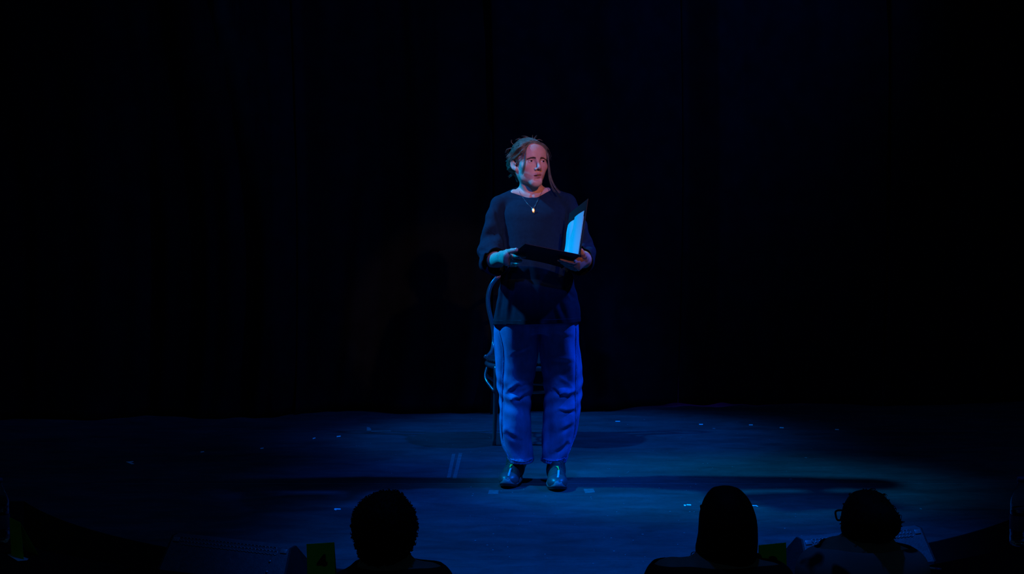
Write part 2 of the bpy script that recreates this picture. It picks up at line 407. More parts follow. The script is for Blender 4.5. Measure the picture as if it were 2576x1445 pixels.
dash(1988.5, 1206.3, 6, 1.6, -0.05, 'tiny blue-lit tape fleck above the spectator with long hair', M_flap)
floor_poly('tape_mark', [(1720, 1270.8), (1726, 1271), (1725, 1273.8), (1722.5, 1274.2), (1720.5, 1273)], M_tape, 'bright white tape blob left of the long-haired spectator')
dash(1733, 1271.3, 11, 2.4, -0.06, 'bright white tape dash beside the tape blob')
floor_poly('tape_mark', [(1888, 1272.2), (1903, 1272.3), (1907.5, 1275.4), (1905, 1275.6), (1902, 1274), (1888, 1274)], M_tape, 'bright white hooked tape strip right of the long-haired head')
dash(2316.5, 1280.9, 5, 2.0, -0.3, 'blue-lit tape fleck right of the spectator in glasses', M_flap)
floor_poly('tape_square', [(1227.5, 1244), (1230.5, 1234.2), (1254.5, 1234.4), (1253.5, 1244.4)], M_clear, 'worn square of clear tape in front of the left shoe')
floor_poly('tape_square', [(1468, 1231.5), (1493, 1230.8), (1497, 1240), (1472, 1242)], M_clear, 'worn square of clear tape in front of the right shoe')
floor_poly('tape_strip', [(1137, 1143), (1145.5, 1143), (1133, 1203), (1124, 1203)], M_clear, 'left one of two parallel faded tape strips')
floor_poly('tape_strip', [(1154, 1141), (1163, 1141), (1148, 1205), (1138.5, 1205)], M_clear, 'right one of two parallel faded tape strips')
floor_poly('tape_flap', [(922.5, 1085), (922.5, 1075.5), (929, 1075.8), (933.5, 1080.5), (934, 1085)], M_flap, 'rounded grey tape flap at the back left')
floor_poly('tape_strip', [(934, 1085), (983.5, 1084.6), (983.5, 1086.4), (934, 1087)], M_flap, 'thin grey tape strip running from the rounded flap')
floor_poly('tape_strip', [(2035, 1059.5), (2061, 1058.5), (2061, 1060.2), (2035, 1061.2)], M_clear, 'faint thin tape strip at the back on the right')
M_spk = mat('paint_fleck', (0.5, 0.52, 0.55), 0.6, noise=0.1)
mb = MB(); r2 = np.random.default_rng(21)
for _ in range(150):
    x, y = r2.uniform(880, 2050), r2.uniform(1052, 1420); s = r2.uniform(0.0012, 0.0028); c = G(x, y)
    mb.box((c[0], c[1], 0.0005), (s*r2.uniform(1, 3), s, 0.0004))
o = mb.build('paint_flecks', M_spk, floor, False); o['kind'] = 'stuff'

# ------------------------------------------------------------------ bentwood chair behind the performer
M_lacq = mat('dark_lacquered_bentwood', (0.14, 0.125, 0.115), 0.24, spec=0.8, coat=1.0, noise=0.2, nscale=30, stretch=(1, 1, 0.2))
M_seatv = mat('dark_seat_leather', (0.03, 0.026, 0.024), 0.45, spec=0.5, noise=0.2, nscale=30, bump=0.2, bscale=120)
M_nail = mat('brass_nail', (0.45, 0.42, 0.38), 0.25, metal=1.0, noise=0.1, nscale=200)
YC = 9.2; ch_c = L(1331, 905, YC); cx0 = ch_c[0]; SZ = L(1341, 902, YC-0.05)[2]
chair = thing('bentwood_chair', 'dark bentwood chair with a rounded hoop back standing behind the performer', 'chair', (cx0, YC, 0))
SRx, SRy = 0.234, 0.225
mb = MB()
for k in range(1): mb.lathe([(0.0, SZ-0.022), (0.225, SZ-0.022), (0.232, SZ-0.012), (0.232, SZ-0.002), (0.22, SZ+0.006), (0.0, SZ+0.016)], 56, (cx0, YC, 0))
mb.V = [(cx0+(x-cx0)*SRx/0.232, YC+(y-YC)*SRy/0.232, z) for x, y, z in mb.V]
keep(mb.build('seat', M_seatv), chair)
mb = MB(); ringp = [(cx0+(SRx-0.006)*math.cos(t), YC+(SRy-0.006)*math.sin(t), SZ-0.033) for t in np.linspace(0, 2*math.pi, 64, endpoint=False)]
mb.tube(ringp, 0.0145, 10, closed=True); ringo = keep(mb.build('seat_ring', M_lacq), chair)
nail = None
for t in np.linspace(0, 2*math.pi, 60, endpoint=False):
    if nail is None:
        bm = bmesh.new(); bmesh.ops.create_icosphere(bm, subdivisions=1, radius=0.0042); me = bpy.data.meshes.new('upholstery_nail'); bm.to_mesh(me); bm.free(); me.materials.append(M_nail); nail = me
    o = bpy.data.objects.new('upholstery_nail', nail); COL.objects.link(o); o.location = (cx0+(SRx+0.001)*math.cos(t), YC+(SRy+0.001)*math.sin(t), SZ-0.006); keep(o, chair)
YB = YC+0.20
def hoop(pts, Ys, r, name):
    q = [L(x, y, Y) for (x, y), Y in zip(pts, Ys)]; mir = [np.array([2*cx0-v[0], v[1], v[2]]) for v in q[::-1]]
    pth = spline(q+mir, 90); keep(MB().tube(pth, r, 12).build(name, M_lacq), chair)
hl = [(1242, 902), (1242, 868), (1242, 838), (1236, 806), (1229.5, 777), (1227.5, 750), (1233, 724), (1244, 706), (1259, 692), (1285, 680), (1318, 676)]
hoop(hl, np.linspace(YB-0.06, YB+0.07, len(hl)), 0.0125, 'back_hoop')
hi_ = [(1275, 902), (1272, 850), (1266, 800), (1266, 765), (1275, 742), (1300, 728), (1325, 725)]
hoop(hi_, np.linspace(YB-0.05, YB+0.045, len(hi_)), 0.010, 'inner_hoop')
# side scroll flaring from the hoop to the seat edge
for s in (-1, 1):
    q = [L(1241, 838, YB-0.03), L(1240.5, 862, YB-0.06), L(1237, 882, YB-0.10), L(1229, 894, YB-0.15), L(1222, 899, YB-0.19)]
    if s > 0: q = [np.array([2*cx0-v[0], v[1], v[2]]) for v in q]
    keep(MB().tube(spline(q, 20), np.linspace(0.007, 0.0125, 20), 10).build('side_scroll', M_lacq), chair)
for sx in (-1, 1):
    for fr in (True, False):
        top = np.array([cx0+sx*0.175, YC+(-0.15 if fr else 0.17), SZ-0.03]); bt = np.array([cx0+sx*0.188, YC+(-0.19 if fr else 0.26), 0.0])
        mid = (top+bt)/2+np.array([0, 0.012 if fr else -0.012, 0])
        keep(MB().tube(spline([top, mid, bt], 14), np.linspace(0.016, 0.0105, 14), 10).build('leg', M_lacq), chair)
        # quarter-hoop brace between seat ring and leg
        a = np.array([cx0+sx*(SRx-0.012), YC+(-0.02 if fr else 0.03), SZ-0.04]); b = np.array([cx0+sx*0.185, YC+(-0.165 if fr else 0.205), SZ-0.165])
        m_ = np.array([cx0+sx*0.235, YC+(-0.07 if fr else 0.09), SZ-0.105])
        keep(MB().tube(spline([a, m_, b], 16), 0.0085, 8).build('brace', M_lacq), chair)
rg = [(cx0+0.172*math.cos(t), YC+0.01+0.165*math.sin(t), SZ-0.17) for t in np.linspace(0, 2*math.pi, 48, endpoint=False)]
keep(MB().tube(rg, 0.0085, 8, closed=True).build('leg_ring', M_lacq), chair)

# ------------------------------------------------------------------ stage monitors at the front edge
M_cab = mat('monitor_cabinet_paint', (0.06, 0.062, 0.07), 0.55, spec=0.4, noise=0.2, nscale=60, bump=0.5, bscale=250)
M_side = mat('monitor_side_paint', (0.008, 0.008, 0.009), 0.7, noise=0.2, nscale=60, bump=0.4, bscale=250)
M_grl = mat('monitor_grille_steel', (0.20, 0.22, 0.25), 0.4, metal=0.6, noise=0.15, nscale=120)
def monitor(pl, pr, label, flip):
    ztop = 0.17; A = G(*pl, ztop); B = G(*pr, ztop); c = (A+B)/2; e = nrm(B-A); nb_ = np.array([e[1], -e[0], 0]); hw = np.linalg.norm(B-A)/2    # nb_ points to the audience
    if nb_[1] > 0: nb_ = -nb_
    root = thing('stage_monitor', label, 'speaker', (c[0], c[1], -0.18), 'wedge stage monitors')
    prof = [(0.075, 0.058), (0.0, 0.17), (-0.035, 0.172), (-0.25, -0.02), (-0.25, -0.18), (0.045, -0.18)]      # (towards audience, height)
    V = []; n = len(prof)
    for s in (-1, 1):
        for t, z in prof: V.append(c+e*hw*s*(1.0+(0.05 if z < 0.1 else 0))+nb_*t+np.array([0, 0, z-c[2]]))
    F = [(i, (i+1) % n, n+(i+1) % n, n+i) for i in range(n)]
    keep(edge_split(mesh_obj('cabinet', V, F, M_cab)), root)
    for s, off in ((-1, 0), (1, n)):
        W = [V[off+i] for i in range(n)]; W2 = [v+e*s*0.008 for v in W]
        keep(mesh_obj('side_panel', W+W2, [tuple(range(n)), tuple(range(n, 2*n))[::-1]]+[(i, (i+1) % n, n+(i+1) % n, n+i) for i in range(n)], M_side, None, False), root)
    # perforated lip under the top edge: two rows of hexagonal holes
    sl = nrm(nb_*0.075+np.array([0, 0, -0.112])); nn = nrm(np.cross(e, sl)); nn = nn if nn[2] > 0 else -nn
    mb = MB(); R = 0.0088; org = np.array([c[0], c[1], ztop])+sl*0.012+nn*0.0015
    nx = int((2*hw-0.07)/(R*math.sqrt(3)))
    for row in range(2):
        for i in range(nx):
            cc = org+e*((i-nx/2+0.5*row)*R*math.sqrt(3))+sl*(row*R*1.5-0.002)
            mb.tube([cc+R*0.98*(math.cos(t)*e+math.sin(t)*sl) for t in np.arange(6)*math.pi/3+math.pi/6], 0.0011, 4, closed=True)
    keep(mb.build('perforated_lip', M_grl), root)
    for s in (-1, 1):
        mb = MB(); M3 = np.stack([e, sl, nn], 1); mb.box(org+e*s*(hw-0.018)+sl*0.002, (0.026, 0.017, 0.004), M3, 0.001); keep(mb.build('corner_cap', M_grl), root)
    for t_, u_ in ((0.75, 0.045), (0.75, 0.085)):
        mb = MB(); mb.lathe([(0.0, 0.003), (0.004, 0.0025), (0.005, 0.0)], 12, org+e*hw*t_*flip+sl*u_, np.stack([e, sl, nn], 1)); keep(mb.build('screw', M_grl), root)
    return root
monitor((437, 1348), (728, 1380), 'black wedge stage monitor on the left, near the card reading 4', 1)
monitor((2020, 1358), (2315, 1329), 'black wedge stage monitor on the right, behind the spectator in glasses', -1)

# ------------------------------------------------------------------ judges' desks, number cards, bottles
M_desk = mat('desk_cloth', (0.0035, 0.0035, 0.004), 0.9, spec=0.1, noise=0.2, nscale=40)
M_leg = mat('desk_leg', (0.01, 0.01, 0.01), 0.5, noise=0.1)
TZ = 0.38
def desk(poly, label):
    q = np.array(poly); c = q.mean(0); t = thing('judge_desk', label, 'desk', (c[0], c[1], -0.35), 'desks in front of the stage')
    a = sum(q[i-1][0]*q[i][1]-q[i][0]*q[i-1][1] for i in range(len(q)))
    if a < 0: q = q[::-1]
    keep(edge_split(MB().prism([tuple(v) for v in q], TZ-0.025, TZ).build('desk_top', M_desk)), t)
    for v in q:
        p = v+(c-v)*0.08; keep(MB().tube([(p[0], p[1], -0.35), (p[0], p[1], TZ-0.025)], 0.018, 8).build('leg', M_leg), t)
def GT(x, y): return G(x, y, TZ)[:2]
lf0, lf1 = GT(-260, 1318), GT(330, 1428); ld = nrm(np.append(lf1-lf0, 0))[:2]; ln = np.array([ld[1], -ld[0]]); ln = ln if ln[1] < 0 else -ln
desk([lf0, lf1, lf1+ln*0.42, lf0+ln*0.42], 'black angled desk at lower left carrying a bottle and a card')
rf0, rf1 = GT(2262, 1438), GT(2860, 1318); rd = nrm(np.append(rf1-rf0, 0))[:2]; rn = np.array([rd[1], -rd[0]]); rn = rn if rn[1] < 0 else -rn
desk([rf0, rf1, rf1+rn*0.42, rf0+rn*0.42], 'black angled desk at lower right carrying a bottle')
desk([(-0.62, 4.36), (0.80, 4.36), (0.80, 4.735), (-0.62, 4.735)], 'black centre desk carrying the number cards, at the bottom edge')
M_card = mat('yellow_green_card', (0.30, 0.78, 0.02), 0.8, noise=0.05, nscale=60)
M_ink = mat('black_print', (0.012, 0.010, 0.010), 0.8, noise=0.1)
def digit(ch, M, parent):
    cu = bpy.data.curves.new('digit', 'FONT'); cu.body = ch; cu.size = 0.056; cu.align_x = 'CENTER'; cu.align_y = 'CENTER'; cu.extrude = 0.0002; cu.offset = 0.0022
    to = bpy.data.objects.new('digit_curve', cu); COL.objects.link(to); dg = bpy.context.evaluated_depsgraph_get()
    me = bpy.data.meshes.new_from_object(to.evaluated_get(dg)); bpy.data.objects.remove(to); me.transform(M); me.materials.clear(); me.materials.append(M_ink)
    o = bpy.data.objects.new('digit', me); COL.objects.link(o); keep(o, parent); o['label'] = 'black printed number '+ch
def card(tl, tr, bot_px, Y, ch, label, cdpx=None, yaw=None):
    A = L(*tl, Y); B = L(*tr, Y); zb = TZ+0.001; e = nrm(np.array([B[0]-A[0], B[1]-A[1], 0])); tilt = np.array([-e[1], e[0], 0])*0.0
    t = thing('number_card', label, 'card', ((A[0]+B[0])/2, Y, zb), 'number cards on the desks')
    W = (B[0]-A[0]); bk = np.array([0, 0.055, 0]); A0 = np.array([A[0]+0.004*(1 if ch else 0), Y-0.012, zb]); B0 = np.array([B[0]+0.004, Y-0.012, zb])
    def leaf(a, b, c_, d_, name):
        n_ = nrm(np.cross(b-a, d_-a))*0.0005; V = [a, b, c_, d_, a+n_, b+n_, c_+n_, d_+n_]
        keep(mesh_obj(name, V, [(0, 1, 2, 3), (7, 6, 5, 4), (0, 4, 5, 1), (1, 5, 6, 2), (2, 6, 7, 3), (3, 7, 4, 0)], M_card, None, False), t)
    leaf(A0, B0, B, A, 'front_leaf'); leaf(A+[0, .001, 0], B+[0, .001, 0], B0+bk, A0+bk, 'back_leaf')
    if ch:
        c0 = L(*cdpx, Y); f = (A[2]-c0[2])/(A[2]-zb); c0 = c0+np.array([0, -0.012*f-0.0012, 0]); al = math.atan2(0.012, A[2]-zb)
        digit(ch, Matrix.Translation(c0) @ Matrix.Rotation(math.pi/2-0*al, 4, 'X') @ Matrix.Rotation(math.radians(3), 4, 'Z'), t)
card((771, 1370), (841, 1365.5), 0, 4.62, '4', 'yellow-green card with a black 4, left of the curly-haired spectator', (811, 1416))
card((1908.5, 1373), (1977.5, 1366), 0, 4.62, '3', 'yellow-green card with a black 3, beside the long-haired spectator', (1945, 1420))
# card standing edge-on by the left bottle
ec = thing('number_card', 'dim card seen almost edge-on beside the left bottle', 'card', tuple(G(45, 1404, TZ)), 'number cards on the desks')
b0 = G(29, 1396, TZ+0.001); b1 = G(60, 1408, TZ+0.001); t0 = L(24, 1302, b0[1]+0.008); t1 = L(51, 1315, b1[1]+0.008)
n_ = nrm(np.cross(b1-b0, t0-b0))*0.0006
keep(mesh_obj('front_leaf', [b0, b1, t1, t0, b0+n_, b1+n_, t1+n_, t0+n_], [(0, 1, 2, 3), (7, 6, 5, 4), (0, 4, 5, 1), (1, 5, 6, 2), (2, 6, 7, 3), (3, 7, 4, 0)], M_card, None, False), ec)
bb = np.array([0.03, 0.05, 0]); b0b, b1b = b0+bb, b1+bb
keep(mesh_obj('back_leaf', [t0, t1, b1b, b0b, t0+n_, t1+n_, b1b+n_, b0b+n_], [(0, 1, 2, 3), (7, 6, 5, 4), (0, 4, 5, 1), (1, 5, 6, 2), (2, 6, 7, 3), (3, 7, 4, 0)], M_card, None, False), ec)
M_paper2 = mat('note_paper', (0.5, 0.52, 0.55), 0.8, noise=0.05)
pp = [GT(18, 1396), GT(32, 1394), GT(72, 1407), GT(68, 1411), GT(45, 1413)]
a = sum(pp[i-1][0]*pp[i][1]-pp[i][0]*pp[i-1][1] for i in range(5)); pp = pp if a > 0 else pp[::-1]
tag(MB().prism([tuple(v) for v in pp], TZ+0.0003, TZ+0.0008).build('note_slip', M_paper2, None, False), 'slip of paper under the edge-on card at lower left', 'paper')
M_pet = mat('clear_plastic', (0.9, 0.95, 1.0), 0.04, trans=1.0, ior=1.38, spec=0.6, noise=0.02, nscale=10)
M_water = mat('water', (0.85, 0.93, 1.0), 0.02, trans=1.0, ior=1.33, noise=0.02, nscale=10)
M_cap = mat('bottle_cap', (0.05, 0.08, 0.16), 0.4, noise=0.1)
M_lbl = mat('bottle_label', (0.05, 0.06, 0.09), 0.5, noise=0.3, nscale=60, stretch=(8, 8, 0.3))
def bottle(px, py, r, h, label):
    c = G(px, py, TZ); t = thing('water_bottle', label, 'bottle', tuple(c), 'water bottles on the desks')
    pr = [(0.0, 0.004), (r*0.55, 0.003), (r*0.8, 0.0), (r*0.96, 0.004), (r, 0.012), (r*0.985, 0.02), (r, 0.026)]
    for k in range(5): pr += [(r, 0.03+k*h*0.09), (r*0.965, 0.037+k*h*0.09), (r, 0.044+k*h*0.09)]
    pr += [(r, h*0.62), (r*0.93, h*0.70), (r*0.68, h*0.80), (r*0.42, h*0.88), (r*0.40, h*0.93), (r*0.38, h*0.97)]
    inn = [(max(a-0.0012, 0.0), b+0.0012) for a, b in pr][::-1]
    keep(MB().lathe(pr+inn, 40, c).build('shell', M_pet), t)
    wt = [(max(a-0.0016, 0.0), b+0.0016) for a, b in pr if b < h*0.55]; wt += [(wt[-1][0], h*0.5), (0.0, h*0.5)]
    keep(MB().lathe(wt, 40, c).build('water', M_water), t)
    keep(MB().lathe([(0.0, h*0.995), (r*0.42, h*0.995), (r*0.46, h*0.985), (r*0.46, h*0.93), (r*0.41, h*0.93)], 24, c).build('cap', M_cap), t)
    keep(MB().lathe([(r+0.0006, h*0.24), (r+0.0008, h*0.25), (r+0.0008, h*0.44), (r+0.0006, h*0.45)], 40, c).build('label_sleeve', M_lbl), t)
bottle(-2, 1366, 0.034, 0.205, 'clear water bottle at the left picture edge, glinting blue')
bottle(2567, 1372, 0.034, 0.215, 'clear water bottle at the right picture edge, glinting blue')
# pen lying on the right desk
pa = G(2308, 1427, TZ+0.006); pb = G(2368, 1434.5, TZ+0.006); dpen = pb-pa
M_pen = mat('pen_barrel', (0.25, 0.35, 0.35), 0.2, spec=0.7, coat=0.5, noise=0.05)
pen = thing('pen', 'thin shiny pen lying on the right-hand desk', 'pen', tuple(pa))
keep(MB().tube([pa+dpen*0.08, pa+dpen*0.75], 0.0045, 10).build('barrel', M_pen), pen)
keep(MB().tube([pa, pa+dpen*0.03, pa+dpen*0.08], [0.0006, 0.002, 0.004], 10).build('tip', M_grl), pen)
keep(MB().tube([pa+dpen*0.75, pb], 0.005, 10).build('cap', M_cap), pen)

# ------------------------------------------------------------------ the performer
base = G(1343, 1216)
per = thing('person', 'performer in dark oversized T-shirt and baggy blue jeans holding an open folder', 'person', (base[0], YP, 0))
M_skin = mat('skin', (0.62, 0.42, 0.33), 0.5, spec=0.35, noise=0.05, nscale=60, attr='skin_tint', sss=0.15)
M_shirt = mat('dark_cotton_jersey', (0.006, 0.023, 0.042), 0.9, spec=0.1, noise=0.12, nscale=70, bump=0.15, bscale=900)
M_rib = mat('dark_rib_knit', (0.008, 0.021, 0.037), 0.9, spec=0.1, noise=0.15, nscale=200)
M_denim = mat('washed_blue_denim', (0.13, 0.21, 0.50), 0.85, spec=0.15, noise=0.28, nscale=24, bump=0.3, bscale=700, stretch=(1, 1, 0.45))
M_denim2 = mat('pale_denim_seam', (0.16, 0.24, 0.55), 0.85, noise=0.5, nscale=120)

# ---- folder frame first: the hands are posed on it
HN = P(1459, 642, -0.46)                                   # near end of the spine
u = nrm([-0.072, 0.285, -0.078])*0.305                     # along the spine towards the body
NLc = P(1321, 614, -0.50); wv = NLc-HN                     # near edge of the lower cover
v = P(1479, 500, -0.44)-HN                                 # near edge of the raised cover
nu = nrm(np.cross(wv, u)); nu = nu if nu[2] < 0 else -nu   # underside normal of the lower cover (down, towards the audience)
def under(px, py, off):                                    # point off below the lower cover, on the sight line
    o0 = HN+nu*off; r = ray(px, py); t = (o0-CAM).dot(nu)/r.dot(nu); return CAM+r*t

# ---- shirt field
def row(py, l, r, dy, b): a = P(l, py, dy); c = P(r, py, dy); return (a[2], (a[0]+c[0])/2, YP+dy, (c[0]-a[0])/2, b)
ZH = P(1340, 816)[2]; ZCH = P(1340, 560)[2]
def wob_shirt(p, a):
    t = np.clip((ZCH-p[:, 2])/(ZCH-ZH), 0, 1.1)
    f = np.sin(a*5.0+0.8+1.5*t)*0.55+np.sin(a*9.0+2.1-2.0*t)*0.35+np.sin(a*14+p[:, 2]*9)*0.2
    w2 = np.exp(-((t-0.62)/0.12)**2)*np.sin(p[:, 2]*95+p[:, 0]*22)*0.0016
    return -f*(0.0006+0.0085*t**1.6)+w2
S_t = SDF()
S_t.add(loft([row(845, 1240, 1458, 0.012, 0.142), row(822, 1241.5, 1457.5, 0.012, 0.142), row(800, 1244, 1458.5, 0.012, 0.142), row(775, 1249, 1457.5, 0.012, 0.138), row(745, 1254, 1451, 0.012, 0.134),
              row(706, 1260, 1442, 0.012, 0.13), row(650, 1264, 1433, 0.01, 0.126), row(600, 1266, 1430, 0.01, 0.122), row(560, 1264, 1429, 0.012, 0.116),
              row(530, 1262, 1427, 0.015, 0.104), row(511, 1268, 1420, 0.02, 0.080), row(501, 1280, 1406, 0.022, 0.060)], 2.3, wob_shirt), 0.01)
S_t.add(cone(P(1306, 494.5, 0.025), P(1256, 512.5, 0.012), 0.045, 0.037), 0.022)
S_t.add(cone(P(1370, 493, 0.025), P(1425, 507.5, 0.012), 0.045, 0.040), 0.022)
S_t.add(ell(P(1340, 520, 0.02), (0.11, 0.078, 0.05)), 0.04)
SLL = [(1255, 518, 0.004, 0.041), (1244, 548, -0.012, 0.0385), (1243, 575, -0.022, 0.043), (1239, 628, -0.025, 0.067), (1243, 655, -0.075, 0.068), (1253, 668, -0.18, 0.060)]
SLR = [(1428, 514, 0.004, 0.043), (1436, 540, -0.010, 0.044), (1447, 575, -0.020, 0.054), (1456, 628, -0.025, 0.071), (1459, 652, -0.075, 0.069), (1455, 665, -0.18, 0.058)]
def sleeve(rows, sd):
    s = SDF()
    for a, b in zip(rows[:-1], rows[1:]): s.add(cone(P(*a[:3]), P(*b[:3]), a[3], b[3]), 0.02)
    e = P(*rows[3][:3])
    s.bend(lambda p: 0.008*np.sin(p[:, 2]*66+p[:, 1]*35-p[:, 0]*25+sd)*np.exp(-((p-e)**2).sum(1)/0.010)+0.004*np.sin(p[:, 2]*38-p[:, 0]*60+sd*2)*np.exp(-((p-e)**2).sum(1)/0.03))
    return s
S_l = sleeve(SLL, 0.5); S_r = sleeve(SLR, 2.0)
def shirt_f(p): return smin(smin(S_t(p), S_l(p), 0.014), S_r(p), 0.014)
SCR = [((1206, 629), (1256, 641), 0.010, 0.009), ((1210, 655), (1246, 643), 0.006, 0.008), ((1222, 676), (1236, 652), 0.006, 0.007), ((1243, 520), (1258, 570), 0.005, 0.010), ((1258, 570), (1274, 628), 0.008, 0.010),
       ((1228, 590), (1250, 612), 0.004, 0.008), ((1294, 705), (1284, 808), 0.007, 0.013), ((1268, 712), (1256, 800), 0.005, 0.010), ((1330, 690), (1334, 810), 0.006, 0.014), ((1372, 700), (1366, 808), 0.005, 0.014),
       ((1404, 752), (1424, 806), 0.006, 0.012), ((1396, 700), (1440, 748), 0.006, 0.011), ((1492, 640), (1470, 655), 0.006, 0.008), ((1488, 610), (1462, 632), 0.006, 0.009), ((1426, 520), (1432, 600), 0.006, 0.010)]
scr = []
for a, b, am, wd in SCR:
    pa, pb = trace(shirt_f, *a), trace(shirt_f, *b)
    if pa is not None and pb is not None: scr.append((pa, pb, am, wd))
def seg_creases(p, data):
    d = np.zeros(len(p))
    for a, b, am, wd in data:
        c = (a+b)/2; R = np.linalg.norm(b-a)/2+wd*4; i = np.nonzero(((p-c)**2).sum(1) < R*R)[0]
        if len(i) == 0: continue
        q = p[i]; ab = b-a; t = np.clip((q-a) @ ab/ab.dot(ab), 0, 1); r = q-a-t[:, None]*ab; dist = np.linalg.norm(r, axis=1)
        side = np.sign(r @ np.cross(ab, [0, -1.0, 0])); fade = 0.3+0.7*np.sin(np.pi*np.clip(t, 0.02, 0.98))
        d[i] += fade*am*(np.exp(-(dist/wd)**2)-0.7*np.exp(-((dist-1.7*wd)/wd)**2)*(side > 0))
    return d
base_shirt = shirt_f
def shirt_f(p): return base_shirt(p)+seg_creases(p, scr)
lo = P(1190, 850, -0.5); hi = P(1510, 455, 0.5)
V, Q = nets(shirt_f, (lo[0], YP-0.30, lo[2]), (hi[0], YP+0.22, hi[2]), 0.005)
NKa, NKb, NKc = P(1288, 471, 0.03), P(1381, 466.5, 0.03), P(1335, 498.5, -0.062)
nk_n = nrm(np.cross(NKb-NKa, NKc-NKa)); nk_n = nk_n if nk_n[2] > 0 else -nk_n; nk_c = (NKa+NKb)/2
Ha, Hb, Hc = P(1242, 815.5, 0.01), P(1457, 809.5, 0.01), P(1340, 816.5, -0.13)
hm_n = nrm(np.cross(Hb-Ha, Hc-Ha)); hm_n = -hm_n if hm_n[2] > 0 else hm_n
CL_c, CL_n = P(1246, 664, -0.105), nrm([0.45, -0.88, -0.16]); CR_c, CR_n = P(1462, 660, -0.105), nrm([-0.42, -0.90, -0.14])
def is_l(p): return (S_l(p) < S_t(p)-0.004) & (p[:, 2] < P(1240, 600)[2])
def is_r(p): return (S_r(p) < S_t(p)-0.004) & (p[:, 2] < P(1240, 600)[2])
def clothes(o):
    cut(o, nk_c, nk_n); cut(o, Ha, hm_n); cut(o, CL_c, CL_n, is_l); cut(o, CR_c, CR_n, is_r); return o
shirt = keep(solidify(clothes(fast_obj('shirt', V, Q, M_shirt)), 0.0025), per)
def band(name, mat_, co, no, width, sel=None, off=0.0012):   # ribbed edge: the outer surface again, a little proud
    me_ = shirt.data.copy(); me_.name = name; o = bpy.data.objects.new(name, me_); COL.objects.link(o); me_.materials.clear(); me_.materials.append(mat_); nv_ = len(me_.vertices)
    me_.vertices.foreach_get('co', (c_ := np.zeros(nv_*3, np.float32))); nn_ = np.zeros(nv_*3, np.float32)
    me_.vertices.foreach_get('normal', nn_); me_.vertices.foreach_set('co', c_+nn_*off); me_.update()
    inner = np.asarray(co)-np.asarray(no)*width; cut(o, inner, -np.asarray(no))
    if sel is not None:
        bm = bmesh.new(); bm.from_mesh(o.data); cs = np.array([f.calc_center_median()[:] for f in bm.faces]); bad = ~sel(cs)
        bmesh.ops.delete(bm, geom=[f for f, a in zip(bm.faces[:], bad) if a], context='FACES'); bm.to_mesh(o.data); bm.free()
    o.data.update(); solidify(o, 0.003); o.parent = shirt
    return o
nk_m = (NKa+NKb+NKc)/3+np.array([0, 0.035, 0]); nk_m = nk_m-nk_n*np.dot(nk_m-nk_c, nk_n); ax1 = nrm(NKb-NKa); ax2 = np.cross(nk_n, ax1); loop = []
for t_ in np.linspace(0, 2*math.pi, 72, endpoint=False):
    dr = math.cos(t_)*ax1+math.sin(t_)*ax2; rs = np.linspace(0.02, 0.16, 90); k_ = np.argmax(shirt_f(nk_m+dr*rs[:, None]) > 0); loop.append(nk_m+dr*rs[k_])
def grad(p, h_=0.002):
    g_ = np.stack([shirt_f(p+np.eye(3)[i_]*h_)-shirt_f(p-np.eye(3)[i_]*h_) for i_ in range(3)], 1); return g_/np.linalg.norm(g_, axis=1)[:, None]
NS = 5; q_ = np.array(loop); tg = np.roll(q_, -1, 0)-np.roll(q_, 1, 0); tg /= np.linalg.norm(tg, axis=1)[:, None]; CV = np.zeros((72, NS, 3))
for s_ in range(NS):
    for _ in range(2): g_ = grad(q_); q_ = q_-g_*shirt_f(q_)[:, None]
    CV[:, s_] = q_+g_*0.0018; b_ = np.cross(g_, tg); b_ *= np.where(b_ @ nk_n < 0, 1, -1)[:, None]; q_ = q_+b_/np.linalg.norm(b_, axis=1)[:, None]*0.0042
CV = CV.reshape(-1, 3)
CF = [(i_*NS+s_, ((i_+1) % 72)*NS+s_, ((i_+1) % 72)*NS+s_+1, i_*NS+s_+1) for i_ in range(72) for s_ in range(NS-1)]
co_ = mesh_obj('collar', CV, CF, M_rib); solidify(co_, 0.003); co_.modifiers[0].offset = 0; co_.parent = shirt
band('hem_band', M_rib, Ha, hm_n, 0.021, lambda p: p[:, 2] < ZH+0.06)
band('cuff', M_rib, CL_c, CL_n, 0.02, lambda p: is_l(p))
band('cuff', M_rib, CR_c, CR_n, 0.02, lambda p: is_r(p))
# drop-shoulder seams
for pts in ([(1221, 571), (1229, 577), (1237, 583), (1245, 590)], [(1474, 575), (1466, 581), (1458, 587)]):
    q = [trace(shirt_f, *t) for t in pts]; q = [t for t in q if t is not None]
    if len(q) > 2:
        o = MB().tube(spline(q, 14), 0.0014, 5).build('shoulder_seam', M_rib); o.parent = shirt

# ---- jeans field
LEG_L = [(800, 1247, 1353), (830, 1242, 1356), (865, 1242, 1355.5), (895, 1244, 1353.5), (930, 1246.5, 1348), (962, 1249.5, 1342.5), (1013, 1256.5, 1336.5),
         (1040, 1257.5, 1335), (1064, 1257, 1335.5), (1095, 1259, 1336.5), (1128, 1266, 1340), (1150, 1275.5, 1341), (1161, 1280, 1341), (1185, 1284, 1340)]
LEG_R = [(800, 1350, 1452), (830, 1356, 1454.5), (865, 1356.5, 1456), (895, 1358, 1461), (930, 1362, 1464), (962, 1366, 1465), (984, 1369, 1464), (1017, 1369, 1461),
         (1064, 1365.5, 1456), (1086, 1364, 1452), (1106, 1364, 1446), (1139, 1364, 1433), (1160, 1364.5, 1424), (1185, 1366, 1420)]
zz_ = [P(1340, y)[2] for y in (800, 895, 962, 1064, 1139, 1185)][::-1]; bb_ = [0.118, 0.112, 0.104, 0.108, 0.086, 0.072][::-1]
S_j = SDF()
